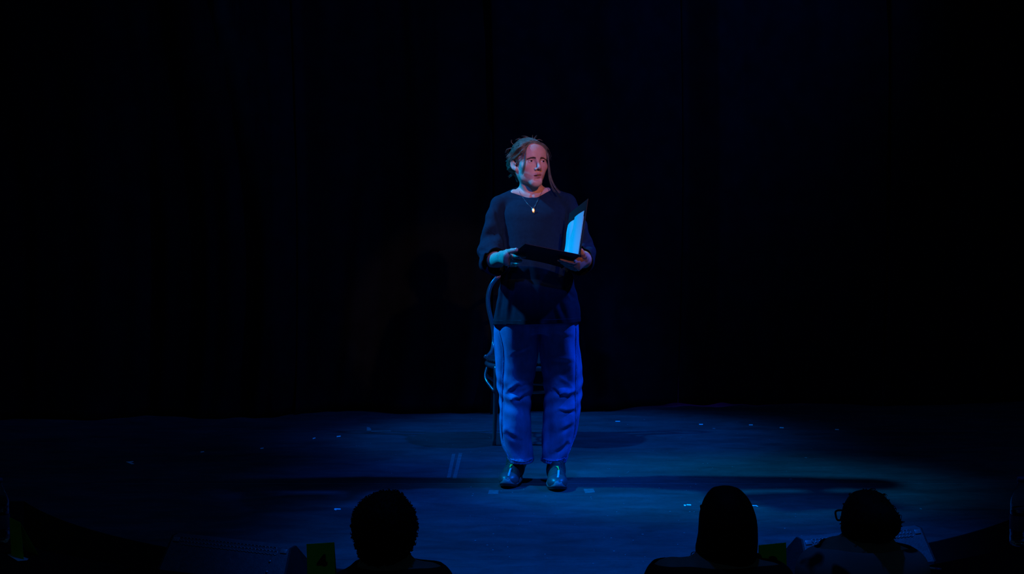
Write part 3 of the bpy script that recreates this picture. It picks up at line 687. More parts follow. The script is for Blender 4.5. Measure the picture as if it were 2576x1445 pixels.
def wobj(sd):
    def g(p, a):
        z = p[:, 2]; zk = P(1340, 990)[2]
        k = np.exp(-((z-zk)/0.10)**2); lowk = np.clip((P(1340, 1040)[2]-z)/0.2, 0, 1)
        return 0.0032*k*np.sin(z*85+a*2.2*sd+sd)+0.0028*lowk*np.sin(z*48+a*3*sd)+0.0022*np.sin(z*30+a*2.5+sd)*np.sin(a*2)+0.002*np.sin(a*7+sd*2+z*6)
    return g
def legrow(t): z = P(1340, t[0])[2]; a = P(t[1], t[0]); c = P(t[2], t[0]); return (z, (a[0]+c[0])/2, YP+0.02, (c[0]-a[0])/2, float(np.interp(z, zz_, bb_)))
S_j.add(loft([legrow(t) for t in LEG_L], 2.25, wobj(1.0)), 0.01)
S_j.add(loft([legrow(t) for t in LEG_R], 2.25, wobj(-1.3)), 0.006)
S_j.add(loft([row(835, 1250, 1450, 0.02, 0.105), row(800, 1247, 1452, 0.02, 0.118), row(775, 1252, 1448, 0.02, 0.115), row(750, 1262, 1438, 0.02, 0.105)], 2.4), 0.012)
CREASE = [((1281, 990), (1303, 974), 0.008, 0.010), ((1303, 974), (1338, 960), 0.004, 0.010), ((1295, 1009), (1322, 997), 0.009, 0.009), ((1322, 997), (1338, 984), 0.004, 0.010),
          ((1394, 984), (1420, 998), 0.010, 0.011), ((1420, 998), (1447, 992), 0.008, 0.010), ((1402, 957), (1430, 976), 0.004, 0.010), ((1405, 1036), (1447, 1035), 0.006, 0.008),
          ((1395, 838), (1440, 850), 0.0025, 0.010), ((1292, 896), (1332, 880), 0.0035, 0.009), ((1385, 908), (1440, 914), 0.0025, 0.011),
          ((1398, 1142), (1426, 1118), 0.005, 0.011), ((1275, 1092), (1300, 1108), 0.005, 0.013), ((1410, 1088), (1440, 1072), 0.004, 0.012)]
cr_data = []
for a, b, am, wd in CREASE:
    pa, pb = trace(S_j, *a), trace(S_j, *b)
    if pa is not None and pb is not None: cr_data.append((pa, pb, am, wd))
def creases(p):
    d = np.zeros(len(p))
    for a, b, am, wd in cr_data:
        c = (a+b)/2; R = np.linalg.norm(b-a)/2+wd*5; i = np.nonzero(((p-c)**2).sum(1) < R*R)[0]
        if len(i) == 0: continue
        q = p[i]; ab = b-a; t = np.clip((q-a) @ ab/ab.dot(ab), 0, 1); r = q-a-t[:, None]*ab; dist = np.linalg.norm(r, axis=1)
        upz = r[:, 2]
        fade = 0.35+0.65*np.sin(np.pi*np.clip(t, 0.02, 0.98))
        d[i] += fade*am*(np.exp(-(dist/wd)**2)-0.75*np.exp(-((dist-1.6*wd)/wd)**2)*(upz > 0))
    return d
S_j.bend(creases)
SEAM_R = [(1449.5, 824), (1449, 870), (1449.5, 920), (1449.5, 965), (1448.5, 1010), (1450, 1050), (1447, 1085), (1440, 1115), (1430, 1142), (1419, 1158)]
SEAM_L = [(1253, 824), (1258, 845), (1264, 870), (1266.5, 905), (1264.5, 945), (1263, 985), (1262.5, 1030), (1262, 1070), (1264, 1105), (1272, 1132), (1283, 1156)]
ridge = []
for sm in (SEAM_R, SEAM_L):
    q = [trace(S_j, x, y) for x, y in sm]; q = [t for t in q if t is not None]; ridge += list(zip(q[:-1], q[1:]))
def ridges(p):                     # the side seams pull the cloth in
    m = np.full(len(p), 1.0)
    for a, b in ridge:
        c = (a+b)/2; R = np.linalg.norm(b-a)/2+0.05; i = np.nonzero(((p-c)**2).sum(1) < R*R)[0]
        if len(i): q = p[i]; ab = b-a; t = np.clip((q-a) @ ab/ab.dot(ab), 0, 1); m[i] = np.minimum(m[i], np.linalg.norm(q-a-t[:, None]*ab, axis=1))
    return 0.0062*np.exp(-(m/0.013)**2)
S_j.bend(ridges)
zhem = P(1310, 1161, 0.02)[2]
S_j.bend(lambda p: np.where(p[:, 2] < zhem+0.024, -0.0022-0.0012*np.sin(np.arctan2(p[:, 1]-YP, p[:, 0]-np.where(p[:, 0] < base[0]+0.02, P(1311, 1160)[0], P(1394, 1160)[0]))*26), 0))
lo = P(1225, 1195); hi = P(1480, 742)
Vj, Qj = nets(S_j, (lo[0], YP-0.15, lo[2]), (hi[0], YP+0.2, hi[2]), 0.0045)
jeans = keep(solidify(cut(fast_obj('jeans', Vj, Qj, M_denim), (0, YP, zhem), (0, 0.0, -1)), 0.003), per)
cut(jeans, P(1340, 762), (0, 0, 1))
def on_jeans(pts, name, r, m, n=30, zig=0.0):
    q = [trace(S_j, x, y) for x, y in spline(pts, n)]; q = [t for t in q if t is not None]
    if len(q) < 3: return
    s = np.array(q)+np.array([0, -0.0006, 0]); n = len(s)
    if zig: s = s+np.stack([zig*np.sin(np.arange(n)*2.1), 0*s[:, 0], zig*0.5*np.cos(np.arange(n)*1.3)], 1)
    o = MB().tube(s, r, 5).build(name, m); o.parent = jeans; return o
on_jeans(SEAM_R, 'side_seam', 0.0019, M_denim2, 44, 0.0007)
on_jeans(SEAM_L, 'side_seam', 0.0019, M_denim2, 44, 0.0007)
on_jeans([(1283, 1155.5), (1296, 1160), (1311, 1162.5), (1325, 1161.5), (1338, 1155)], 'hem_stitch', 0.0012, M_denim2, 30)
on_jeans([(1367, 1154), (1380, 1159.5), (1394, 1160.5), (1408, 1158), (1421, 1152)], 'hem_stitch', 0.0012, M_denim2, 30)
on_jeans([(1356, 818), (1356, 835), (1355.8, 850)], 'fly_seam', 0.0012, M_denim2, 14)

# ---- head, neck and chest
yaw, pit, rol = math.radians(24), math.radians(-4), math.radians(1.5)
def rz(a): c, s = math.cos(a), math.sin(a); return np.array([[c, -s, 0], [s, c, 0], [0, 0, 1]])
def rx(a): c, s = math.cos(a), math.sin(a); return np.array([[1, 0, 0], [0, c, -s], [0, s, c]])
def ry(a): c, s = math.cos(a), math.sin(a); return np.array([[c, 0, s], [0, 1, 0], [-s, 0, c]])
HR = rz(yaw) @ rx(pit) @ ry(rol)
HC = P(1351, 405.5, -0.09)-HR @ np.array([0, -0.080, 0.0])
def H(x, y, z): return HC+HR @ np.array([x, y, z])
def He(c, r, R=None): return ell(H(*c), r, HR if R is None else HR @ R)
def Hc_(a, b, ra, rb): return cone(H(*a), H(*b), ra, rb)
S_h = SDF()
S_h.add(He((0, 0.014, 0.034), (0.071, 0.090, 0.069)), 0.01)
S_h.add(He((0, -0.022, -0.006), (0.0605, 0.0625, 0.080)), 0.03)
S_h.add(He((0, -0.040, 0.040), (0.054, 0.044, 0.042)), 0.03)
for s in (-1, 1):
    S_h.add(Hc_((s*0.043, 0.010, -0.038), (s*0.033, -0.020, -0.073), 0.011, 0.012), 0.034)
    S_h.add(Hc_((s*0.033, -0.020, -0.073), (s*0.011, -0.064, -0.096), 0.012, 0.0145), 0.034)
    S_h.add(He((s*0.042, -0.052, -0.024), (0.021, 0.017, 0.017)), 0.028)
    S_h.add(He((s*0.029, -0.047, -0.053), (0.017, 0.019, 0.023)), 0.026)
    S_h.add(Hc_((s*0.013, -0.0795, 0.0185), (s*0.044, -0.066, 0.0175), 0.0075, 0.006), 0.016)
S_h.add(He((0, -0.071, -0.096), (0.018, 0.014, 0.014)), 0.028)
S_h.add(He((0, -0.062, -0.060), (0.030, 0.0215, 0.030)), 0.022)
for s in (-1, 1): S_h.sub(He((s*0.0305, -0.0885, 0.0005), (0.0165, 0.0125, 0.0105)), 0.014)
S_h.add(Hc_((0, -0.0815, 0.010), (0, -0.1035, -0.0270), 0.0062, 0.0080), 0.012)
S_h.add(He((0, -0.1060, -0.0315), (0.0088, 0.0092, 0.0080)), 0.007)
for s in (-1, 1):
    S_h.add(He((s*0.0118, -0.0925, -0.0375), (0.0062, 0.0095, 0.0066)), 0.006)
    S_h.sub(He((s*0.0066, -0.0975, -0.0448), (0.0036, 0.0058, 0.0036)), 0.0025)
    # eyelids over the ball, then the almond opening
    S_h.add(He((s*0.0305, -0.0665, 0.0005), (0.0142, 0.0138, 0.0138)), 0.005)
    S_h.sub(He((s*0.0308, -0.083, -0.0004), (0.0124, 0.0120, 0.0036), ry(s*0.10)), 0.0020)
# lips, parted; a touch lower on the picture-left corner
S_h.add(Hc_((-0.0225, -0.0740, -0.0690), (-0.0050, -0.0860, -0.0603), 0.0026, 0.0045), 0.005)
S_h.add(Hc_((0.0265, -0.0740, -0.0630), (0.0065, -0.0860, -0.0590), 0.0026, 0.0045), 0.005)
S_h.add(Hc_((-0.0050, -0.0862, -0.0608), (0.0065, -0.0862, -0.0596), 0.0040, 0.0040), 0.004)
S_h.add(Hc_((-0.0195, -0.0742, -0.0722), (0.001, -0.0838, -0.0758), 0.0030, 0.0052), 0.006)
S_h.add(Hc_((0.001, -0.0838, -0.0758), (0.0225, -0.0742, -0.0680), 0.0052, 0.0030), 0.006)
S_h.sub(He((0.0018, -0.0860, -0.0672), (0.0205, 0.0160, 0.0031), ry(-0.11)), 0.0022)
S_h.sub(Hc_((-0.010, -0.0880, -0.0855), (0.010, -0.0880, -0.0850), 0.0055, 0.0055), 0.010)
S_h.sub(Hc_((0, -0.0955, -0.049), (0, -0.0940, -0.056), 0.0022, 0.0022), 0.005)
for s in (-1, 1):                  # ears
    ER = rz(-s*0.50) @ rx(-0.28)
    S_h.add(He((s*0.0775, 0.020, -0.014), (0.0055, 0.0150, 0.0240), ER), 0.006)
    S_h.add(He((s*0.0700, 0.006, -0.034), (0.006, 0.008, 0.0095)), 0.008)
    S_h.sub(He((s*0.0835, 0.017, -0.012), (0.0055, 0.0088, 0.0150), ER), 0.004)
    S_h.add(He((s*0.0730, 0.000, -0.010), (0.004, 0.004, 0.006)), 0.004)
NB = P(1338, 497, 0.035)
S_h.add(cone(H(0, 0.012, -0.050), NB+np.array([0, 0.0, 0.02]), 0.0475, 0.053), 0.022)
S_h.add(cone(H(-0.054, 0.02, -0.045), P(1330, 492, -0.020), 0.010, 0.008), 0.018)      # neck muscles
S_h.add(cone(H(0.050, 0.02, -0.050), P(1345, 492, -0.020), 0.010, 0.008), 0.018)
S_h.add(cone(P(1332, 492, -0.030), P(1292, 483, 0.0), 0.007, 0.007), 0.012)            # collar bones
S_h.add(cone(P(1346, 491, -0.030), P(1378, 478, 0.0), 0.007, 0.007), 0.012)
chest = (lambda p: S_t(p)+0.0085, np.asarray(P(1345, 520, 0.02)), 0.26)
S_h.add(chest, 0.03)
zc = P(1340, 520)[2]
S_h.sub((lambda p: p[:, 2]-zc, np.asarray(P(1340, 560)), 0.5), 0.001)
lo = P(1240, 522); hi = P(1440, 345)
Vh, Qh = nets(S_h, (lo[0], YP-0.16, lo[2]-0.004), (hi[0], YP+0.16, hi[2]), 0.0018)

# ---- arms and hands
def hand(defs, k=0.006):
    s = SDF()
    for a, b, ra, rb, kk in defs: s.add(cone(a, b, ra, rb), kk or k)
    return s
Lw = P(1262, 650, -0.245)
Lm = [P(1273, 642.0, -0.352), P(1271.5, 650.5, -0.345), P(1272, 658, -0.335), P(1275, 664, -0.322)]
Lf = [[(1284, 645.0), (1299, 646), (1311, 646.6), (1319.5, 646.4)], [(1283, 654.0), (1294, 656), (1303, 657.2), (1310, 657)],
      [(1281.5, 661), (1290, 663.5), (1297, 664.3), (1302, 664)], [(1283, 667), (1290, 669), (1295, 669.5), (1299, 669)]]
Lr = [0.0098, 0.0100, 0.0092, 0.0080]
defs = [(P(1276, 525, 0.01), P(1238, 648, 0.03), 0.042, 0.038, 0.02), (P(1238, 648, 0.03), P(1247, 656, -0.10), 0.040, 0.0375, 0.02), (P(1247, 656, -0.10), Lw, 0.0375, 0.0265, 0.02)]
for m, f, r in zip(Lm, Lf, Lr):
    defs.append((Lw+(m-Lw)*0.12, m, 0.0175, r*1.32, 0.014)); pts = [m]+[under(x, y, r+0.002) for x, y in f]
    for i in range(4): defs.append((pts[i], pts[i+1], r*(1.18-0.11*i), r*(1.18-0.11*(i+1)), 0.0045))
Lt = [P(1262, 642, -0.270), P(1275, 634.5, -0.335), P(1287, 631.5, -0.372), P(1299, 629.0, -0.392)]
defs += [(Lw, Lt[0], 0.020, 0.0165, 0.015), (Lt[0], Lt[1], 0.0165, 0.0125, 0.010), (Lt[1], Lt[2], 0.0122, 0.0108, 0.004), (Lt[2], Lt[3], 0.0110, 0.0088, 0.004), (Lt[0], Lm[0], 0.012, 0.011, 0.012)]
S_al = hand(defs)
Rw = P(1473, 652, -0.235)
Rm = [P(1452, 658, -0.335), P(1453.5, 665, -0.325), P(1453, 671.5, -0.312), P(1455, 676, -0.298)]
Rf = [[(1444, 659.5), (1433, 657.5), (1421, 654.5), (1411.5, 652)], [(1444, 666), (1430, 662), (1416, 657.5), (1405, 654)],
      [(1446, 673), (1434, 669.5), (1422, 664.5), (1412, 660.5)], [(1448, 678), (1438, 675.5), (1428, 671), (1420, 667.5)]]
defs = [(P(1412, 520, 0.01), P(1459, 645, 0.03), 0.043, 0.038, 0.02), (P(1459, 645, 0.03), P(1468, 653, -0.10), 0.040, 0.037, 0.02), (P(1468, 653, -0.10), Rw, 0.037, 0.0265, 0.02)]
for m, f, r in zip(Rm, Rf, Lr):
    defs.append((Rw+(m-Rw)*0.12, m, 0.0175, r*1.32, 0.014)); pts = [m]+[under(x, y, r+0.002) for x, y in f]
    for i in range(4): defs.append((pts[i], pts[i+1], r*(1.18-0.11*i), r*(1.18-0.11*(i+1)), 0.0045))
Rt = [P(1471, 648, -0.275), P(1469.5, 643.5, -0.325), P(1466, 637, -0.345), P(1463, 630, -0.35)]
defs += [(Rw, Rt[0], 0.020, 0.0165, 0.015), (Rt[0], Rt[1], 0.0160, 0.0125, 0.010), (Rt[1], Rt[2], 0.0120, 0.0106, 0.004), (Rt[2], Rt[3], 0.0106, 0.0085, 0.004), (Rt[0], Rm[0], 0.013, 0.012, 0.012)]
S_ar = hand(defs)
lo = P(1215, 690, -0.5); hi = P(1335, 600, 0.0)
Val, Qal = nets(S_al, (lo[0], YP-0.50, lo[2]), (hi[0], YP+0.075, hi[2]+0.02), 0.0021)
lo = P(1395, 695, -0.5); hi = P(1500, 605, 0.0)
Var, Qar = nets(S_ar, (lo[0], YP-0.50, lo[2]), (hi[0], YP+0.075, hi[2]+0.02), 0.0021)
# hidden trunk and legs, coarse
S_b = SDF()
S_b.add((lambda p: np.maximum(S_t(p)+0.022, P(1340, 800)[2]-p[:, 2]), np.asarray(P(1345, 660)), 0.45), 0.01)
S_b.add(cone(P(1300, 830, 0.02), P(1297, 1000, 0.02), 0.075, 0.052), 0.04).add(cone(P(1297, 1000, 0.02), P(1308, 1168, 0.06), 0.050, 0.032), 0.03)
S_b.add(cone(P(1402, 830, 0.02), P(1408, 1000, 0.02), 0.075, 0.052), 0.04).add(cone(P(1408, 1000, 0.02), P(1396, 1168, 0.06), 0.050, 0.032), 0.03)
S_b.add(cone(P(1276, 525, 0.01), P(1238, 648, 0.03), 0.040, 0.036), 0.02).add(cone(P(1412, 520, 0.01), P(1459, 645, 0.03), 0.041, 0.036), 0.02)
S_b.sub((lambda p: P(1340, 512)[2]-p[:, 2], np.asarray(P(1340, 480)), 0.5), 0.001) if False else None
Vb, Qb = nets(lambda p: np.maximum(S_b(p), p[:, 2]-P(1340, 508)[2]), (P(1220, 1200)[0], YP-0.16, P(1340, 1185)[2]), (P(1480, 500)[0], YP+0.17, P(1340, 495)[2]), 0.009)
Vs = [Vh, Val, Var, Vb]; off = np.cumsum([0]+[len(x) for x in Vs]); VV = np.concatenate(Vs); QQ = np.concatenate([q+o_ for q, o_ in zip([Qh, Qal, Qar, Qb], off)])
body = fast_obj('body', VV, QQ, M_skin); keep(body, per)
tint = np.tile(np.array([0.60, 0.405, 0.315, 1.0]), (len(VV), 1)); hl_ = (VV-HC) @ HR
def gz(c, r): return np.exp(-(((hl_-np.array(c))/np.array(r))**2).sum(1))
lip = np.clip(np.maximum(gz((0.002, -0.085, -0.0605), (0.020, 0.02, 0.0040))+gz((0.002, -0.084, -0.0752), (0.019, 0.02, 0.0042)), gz((0.002, -0.083, -0.067), (0.024, 0.02, 0.0045)))*1.3, 0, 1)
lip[np.linalg.norm(hl_, axis=1) > 0.14] = 0
blush = np.clip(gz((-0.043, -0.06, -0.034), (0.020, 0.03, 0.017))+gz((0.043, -0.06, -0.034), (0.020, 0.03, 0.017))+0.5*gz((0, -0.105, -0.033), (0.012, 0.02, 0.012)), 0, 1)
for m_, c_ in ((blush*0.55, (0.60, 0.28, 0.24)), (lip, (0.47, 0.20, 0.18))): tint[:, :3] = tint[:, :3]*(1-m_[:, None])+np.array(c_)*m_[:, None]
inner_m = np.clip(gz((0, -0.070, -0.068), (0.02, 0.012, 0.0045))*1.2, 0, 1); tint[:, :3] = tint[:, :3]*(1-inner_m[:, None])+np.array((0.10, 0.03, 0.03))*inner_m[:, None]
at = body.data.color_attributes.new('skin_tint', 'FLOAT_COLOR', 'POINT'); at.data.foreach_set('color', tint.astype(np.float32).ravel())

# eyes, brows, lashes, teeth, nails
M_white = mat('eye_white', (0.72, 0.70, 0.68), 0.15, spec=0.5, noise=0.03); M_iris = mat('iris', (0.06, 0.05, 0.04), 0.15, noise=0.3, nscale=300); M_pup = mat('pupil', (0.004, 0.004, 0.004), 0.1, noise=0.01)
M_brow = mat('brow_hair', (0.070, 0.042, 0.026), 0.7, noise=0.2); M_tooth = mat('tooth_enamel', (0.68, 0.64, 0.58), 0.25, noise=0.03); M_nailm = mat('finger_nail', (0.66, 0.46, 0.38), 0.25, noise=0.03)
gz_dir = rz(math.radians(17)) @ np.array([0, -1.0, 0.02])
for s in (-1, 1):
    bm = bmesh.new(); bmesh.ops.create_uvsphere(bm, u_segments=36, v_segments=24, radius=0.0126)
    c = H(s*0.0305, -0.0668, 0.0005); g_ = nrm(HR @ gz_dir); rot = Vector((0, 0, 1)).rotation_difference(Vector(g_)).to_matrix()
    for f in bm.faces:
        a_ = math.degrees(math.acos(max(-1, min(1, f.calc_center_median().normalized().z)))); f.material_index = 2 if a_ < 12 else (1 if a_ < 29 else 0)
    bmesh.ops.transform(bm, matrix=rot.to_4x4(), verts=bm.verts); bmesh.ops.translate(bm, verts=bm.verts, vec=Vector(c))
    me = bpy.data.meshes.new('eye'); bm.to_mesh(me); bm.free(); o = bpy.data.objects.new('eye', me); COL.objects.link(o)
    for m_ in (M_white, M_iris, M_pup): me.materials.append(m_)
    finish(o); keep(o, per)
    mb = MB(); ra_ = np.random.default_rng(5+s)
    inn, out_ = np.array([s*0.011, 0, 0.0125]), np.array([s*0.045, 0, 0.0092])
    for i in range(230):
        t = ra_.uniform(0, 1); x = inn[0]+(out_[0]-inn[0])*t; z = inn[2]+(out_[2]-inn[2])*t+0.0028*math.sin(math.pi*min(t*1.1, 1))+ra_.normal(0, 0.0019)*(1-0.5*t)
        yl = np.linspace(-0.112, -0.05, 90); yy = yl[np.argmax(S_h(np.array([H(x, y_, z) for y_ in yl])) < 0.0004)]
        d_ = np.array([s*(0.55+0.4*t), 0.25*t, 0.75-1.0*t])*ra_.uniform(0.004, 0.0065)
        mb.tube([H(x, yy, z), H(x+d_[0]*.5, yy-0.0009+d_[1]*.5, z+d_[2]*.5), H(x+d_[0], yy-0.0003+d_[1], z+d_[2])], [0.0006, 0.0005, 0.0001], 3, cap=False)
    keep(mb.build('eyebrow', M_brow), per)
    mb = MB(); arc = []
    for t in np.linspace(-1, 1, 13):
        x = s*0.0308+t*0.0118; z = 0.0038*math.sqrt(max(0, 1-t*t))-0.0004; yy = -0.0665-math.sqrt(max(1e-6, 0.0138**2-(t*0.0118)**2-z*z))-0.0003
        arc.append(H(x, yy, z))
    mb.tube(arc, 0.00065, 5); keep(mb.build('upper_lashes', M_brow), per)
mb = MB()
for i in range(-4, 5): mb.box(H(i*0.0036, -0.0775+0.0009*i*i*0.22, -0.0655), (0.0034, 0.003, 0.0045), HR, 0.0006)
keep(mb.build('teeth', M_tooth), per)
# thumb nail of the hand on the picture left
mb = MB(); tn = Lt[3]; d_ = nrm(Lt[3]-Lt[2]); un = nrm(np.array([0, -0.75, 0.65])-d_*np.dot([0, -0.75, 0.65], d_)); M3 = np.stack([d_, np.cross(un, d_), un], 1)
mb.box(tn+un*0.0082, (0.011, 0.010, 0.0016), M3, 0.0007); keep(mb.build('thumb_nail', M_nailm), per)

# ---- hair: a swept-back mass, low messy knot, loose locks
M_hair = mat('dark_blond_hair', (0.165, 0.170, 0.120), 0.42, spec=0.5, noise=0.3, nscale=60)
S_k = SDF()
S_k.add(He((0, 0.018, 0.0365), (0.0785, 0.0935, 0.0735)), 0.01)
S_k.add(He((-0.052, 0.040, -0.004), (0.030, 0.050, 0.040)), 0.03).add(He((0.052, 0.045, -0.004), (0.030, 0.050, 0.040)), 0.03)
S_k.add(He((-0.028, 0.098, 0.000), (0.043, 0.034, 0.040)), 0.02).add(He((-0.045, 0.085, -0.022), (0.028, 0.030, 0.028)), 0.02)
S_k.add(He((0, 0.078, -0.050), (0.040, 0.022, 0.040)), 0.03)
S_k.sub(He((0.004, -0.086, -0.015), (0.0520, 0.067, 0.0730)), 0.008)          # face
S_k.sub(He((0, -0.034, -0.072), (0.105, 0.060, 0.066)), 0.008)           # cheeks and jaw
S_k.sub(He((-0.083, 0.010, -0.016), (0.020, 0.021, 0.029)), 0.006).sub(He((0.083, 0.010, -0.016), (0.020, 0.021, 0.029)), 0.006)
S_k.add(He((-0.057, -0.040, 0.056), (0.019, 0.030, 0.030)), 0.012)
S_k.bend(lambda p: 0.0014*np.sin(((p-HC) @ HR)[:, 2]*210+((p-HC) @ HR)[:, 1]*60)+0.001*np.sin(((p-HC) @ HR)[:, 2]*400-((p-HC) @ HR)[:, 1]*150))
Vk, Qk = nets(S_k, HC-0.16, HC+0.16, 0.0026)
hair = keep(fast_obj('hair', Vk, Qk, M_hair), per)
rh = np.random.default_rng(11)
def cap_r(dv):                     # radius of the hair mass along a local direction
    lo_, hi_ = 0.05, 0.15
    for _ in range(14):
        m_ = (lo_+hi_)/2
        if S_k(H(*(dv*m_))[None])[0] < 0: lo_ = m_
        else: hi_ = m_
    return lo_
CENT = np.array([0, 0.015, 0.02])
def cap_pt(dv, lift_):
    ts = np.linspace(0.05, 0.15, 34); pts = HC+(CENT+dv*ts[:, None]) @ HR.T; ds = S_k(pts); ins = np.nonzero(ds < 0)[0]
    if len(ins) == 0: ins = np.nonzero(S_h(pts) < 0)[0]
    r_ = ts[ins[-1]]+0.001 if len(ins) else 0.075
    return HC+HR @ (CENT+dv*(r_+lift_))
mb = MB(); knot = nrm(np.array([-0.028, 0.098, 0.0])-CENT)
for i in range(640):
    side = -1 if i % 5 < 3 else 1
    th = rh.uniform(0, 1)
    st = np.array([side*rh.uniform(0.002, 0.056), -0.068, 0.075]) if th < 0.45 else np.array([side*(0.052+0.02*rh.uniform(0, 1)), -0.060+0.05*rh.uniform(0, 1), 0.075-0.065*rh.uniform(0, 1)])
    s0 = nrm(st-CENT); e0 = nrm(knot+rh.normal(0, 0.13, 3)*np.array([1, 1, 1.0])+np.array([0, 0, 0.25])*(st[2]-0.04)/0.05); om = math.acos(np.clip(s0.dot(e0), -1, 1)); pts = []; n_ = 12; ph = rh.uniform(0, 6)
    l0 = rh.uniform(-0.0005, 0.0022)+(0.004 if rh.uniform() < 0.06 else 0)
    for t in np.linspace(0, 1, n_):
        dv = (math.sin((1-t)*om)*s0+math.sin(t*om)*e0)/math.sin(om); dv = nrm(dv+0.012*math.sin(t*5+ph)*np.array([0, 0, 1]))
        pts.append(cap_pt(dv, l0*math.sin(math.pi*min(1, t*1.0+0.05))+0.0004))
    mb.tube(pts, np.linspace(1, 0.6, n_)*rh.uniform(0.0004, 0.0009), 4, cap=False)
o = mb.build('swept_strands', M_hair); o.parent = hair
mb = MB()
for i in range(90):                # knot loops
    c = np.array([-0.030, 0.100, 0.0])+rh.normal(0, 0.008, 3); ax = nrm(rh.normal(0, 1, 3)); a_ = nrm(np.cross(ax, [0.3, 0.2, 0.9])); b_ = np.cross(ax, a_); R_ = rh.uniform(0.022, 0.042); t0_ = rh.uniform(0, 6)
    mb.tube([H(*(c+R_*(math.cos(t)*a_+math.sin(t)*b_*0.85))) for t in np.linspace(t0_, t0_+rh.uniform(2, 4.5), 14)], rh.uniform(0.0006, 0.0012), 4, cap=False)
for a_, b_, c_ in (((1303, 432), (1292, 438), (1280, 446)), ((1302, 430), (1290, 434), (1283, 441)), ((1300, 436), (1297, 445), (1301, 456)), ((1302, 438), (1301, 450), (1303, 462)), ((1283, 420), (1288, 432), (1296, 440))):
    for j in range(5):
        jt = rh.normal(0, 1.3, 2); mb.tube(spline([P(*(np.array(a_)+jt*.5), 0.05), P(*(np.array(b_)+jt), 0.05), P(*(np.array(c_)+jt*1.5), 0.04)], 8), np.linspace(0.0010, 0.0002, 8), 4, cap=False)
o = mb.build('knot_strands', M_hair); o.parent = hair
skull = lambda p: np.minimum(S_h(p), S_k(p))
def lock(pts, n, spread, r, name='loose_lock'):      # (px, py, depth or lift over the head surface as a string)
    mb = MB(); P3 = []
    for x, y, d_ in pts:
        if isinstance(d_, str):
            q = trace(skull, x, y, y1=YP+0.03); P3.append(q+np.array([0, -float(d_), 0]) if q is not None else L(x, y, min(P3[-1][1]+0.012, YP-0.02) if P3 else YP-0.05))
        else: P3.append(P(x, y, d_))
    P3 = np.array(P3); m = len(P3)
    for i in range(n):
        o1, o2 = rh.normal(0, spread, 3), rh.normal(0, spread*1.7, 3); tt = np.linspace(0, 1, m)[:, None]
        q = P3+(o1*(1-tt)+o2*tt)*np.array([1, 0.5, 0.6])/530*(0.5+tt); q[:, 1] -= abs(rh.normal(0, 0.0012))
        mb.tube(spline(q, 22), np.linspace(r, r*0.35, 22), 4, cap=False)
    o = mb.build(name, M_hair); o.parent = hair
lock([(1338, 360, '.002'), (1329, 364, '.003'), (1324, 374, '.004'), (1322, 388, '.005'), (1321.5, 402, '.006'), (1319.5, 416, '.006'), (1316.5, 428, '.006'), (1314, 437, '.007')], 34, 0.8, 0.0007)
lock([(1334, 361, '.002'), (1323, 369, '.003'), (1318, 381, '.004'), (1315.5, 395, '.004'), (1314, 408, '.004')], 14, 0.9, 0.0007)
lock([(1346, 360, '.002'), (1357, 363, '.003'), (1367, 369.5, '.003'), (1374, 381, '.003'), (1379, 396, -0.060), (1381, 417, -0.052), (1384, 443, -0.05), (1393, 467, -0.055), (1407, 485, -0.078)], 26, 0.8, 0.0007)
lock([(1350, 361, '.002'), (1364, 367, '.003'), (1373, 379, '.003'), (1378.5, 398, -0.060), (1380, 425, -0.05), (1382, 448, -0.05), (1388, 468, -0.06), (1395.5, 483, -0.072)], 12, 0.8, 0.0006)
lock([(1343, 360, '.002'), (1353, 361.5, '.003'), (1363, 366, '.003'), (1371, 374, '.003'), (1375.5, 386, '.002'), (1378, 400, -0.055)], 40, 1.3, 0.0007)
lock([(1343, 359, '.002'), (1334, 361, '.003'), (1325, 367, '.003'), (1316, 377, '.003'), (1307, 387, '.003'), (1298, 396, '.003'), (1290, 403, '.004')], 44, 1.5, 0.0007, 'swept_lock')
lock([(1341, 356, '.002'), (1329, 360, '.003'), (1316, 366, '.003'), (1304, 375, '.003'), (1293, 387, '.003'), (1285, 398, '.003')], 60, 2.4, 0.0008, 'swept_lock')
lock([(1342, 354, '.002'), (1350, 356, '.003'), (1360, 360, '.003'), (1368, 366, '.003'), (1374, 376, '.002')], 36, 1.8, 0.0007, 'swept_lock')
lock([(1338, 358, '.003'), (1345, 358.5, '.003'), (1352, 359.5, '.003'), (1359, 362, '.003'), (1366, 367, '.003')], 40, 1.6, 0.0008, 'swept_lock')
lock([(1348, 357, '.003'), (1342, 357.5, '.003'), (1335, 359, '.003'), (1328, 363, '.003'), (1322, 369, '.003')], 40, 1.6, 0.0008, 'swept_lock')
mb = MB()
for a_, b_, c_ in (((1340, 352), (1341, 346), (1342, 341)), ((1342, 353), (1345, 347), (1350, 343)), ((1336, 352), (1328, 345), (1316, 344)), ((1320, 354), (1306, 350), (1300, 354)), ((1292, 364), (1288, 358), (1290, 352)),
                   ((1346, 354), (1356, 350), (1364, 353)), ((1288, 372), (1278, 376), (1275, 386)), ((1283, 386), (1276, 394), (1279, 404)), ((1330, 351), (1322, 346), (1312, 348))):
    for j in range(3):
        jt = rh.normal(0, 1.6, 2); mb.tube(spline([P(*(np.array(a_)+jt*.4), 0.0), P(*(np.array(b_)+jt), 0.0), P(*(np.array(c_)+jt*1.6), 0.0)], 8), np.linspace(0.0008, 0.0002, 8), 4, cap=False)
o = mb.build('flyaway_strands', M_hair); o.parent = hair

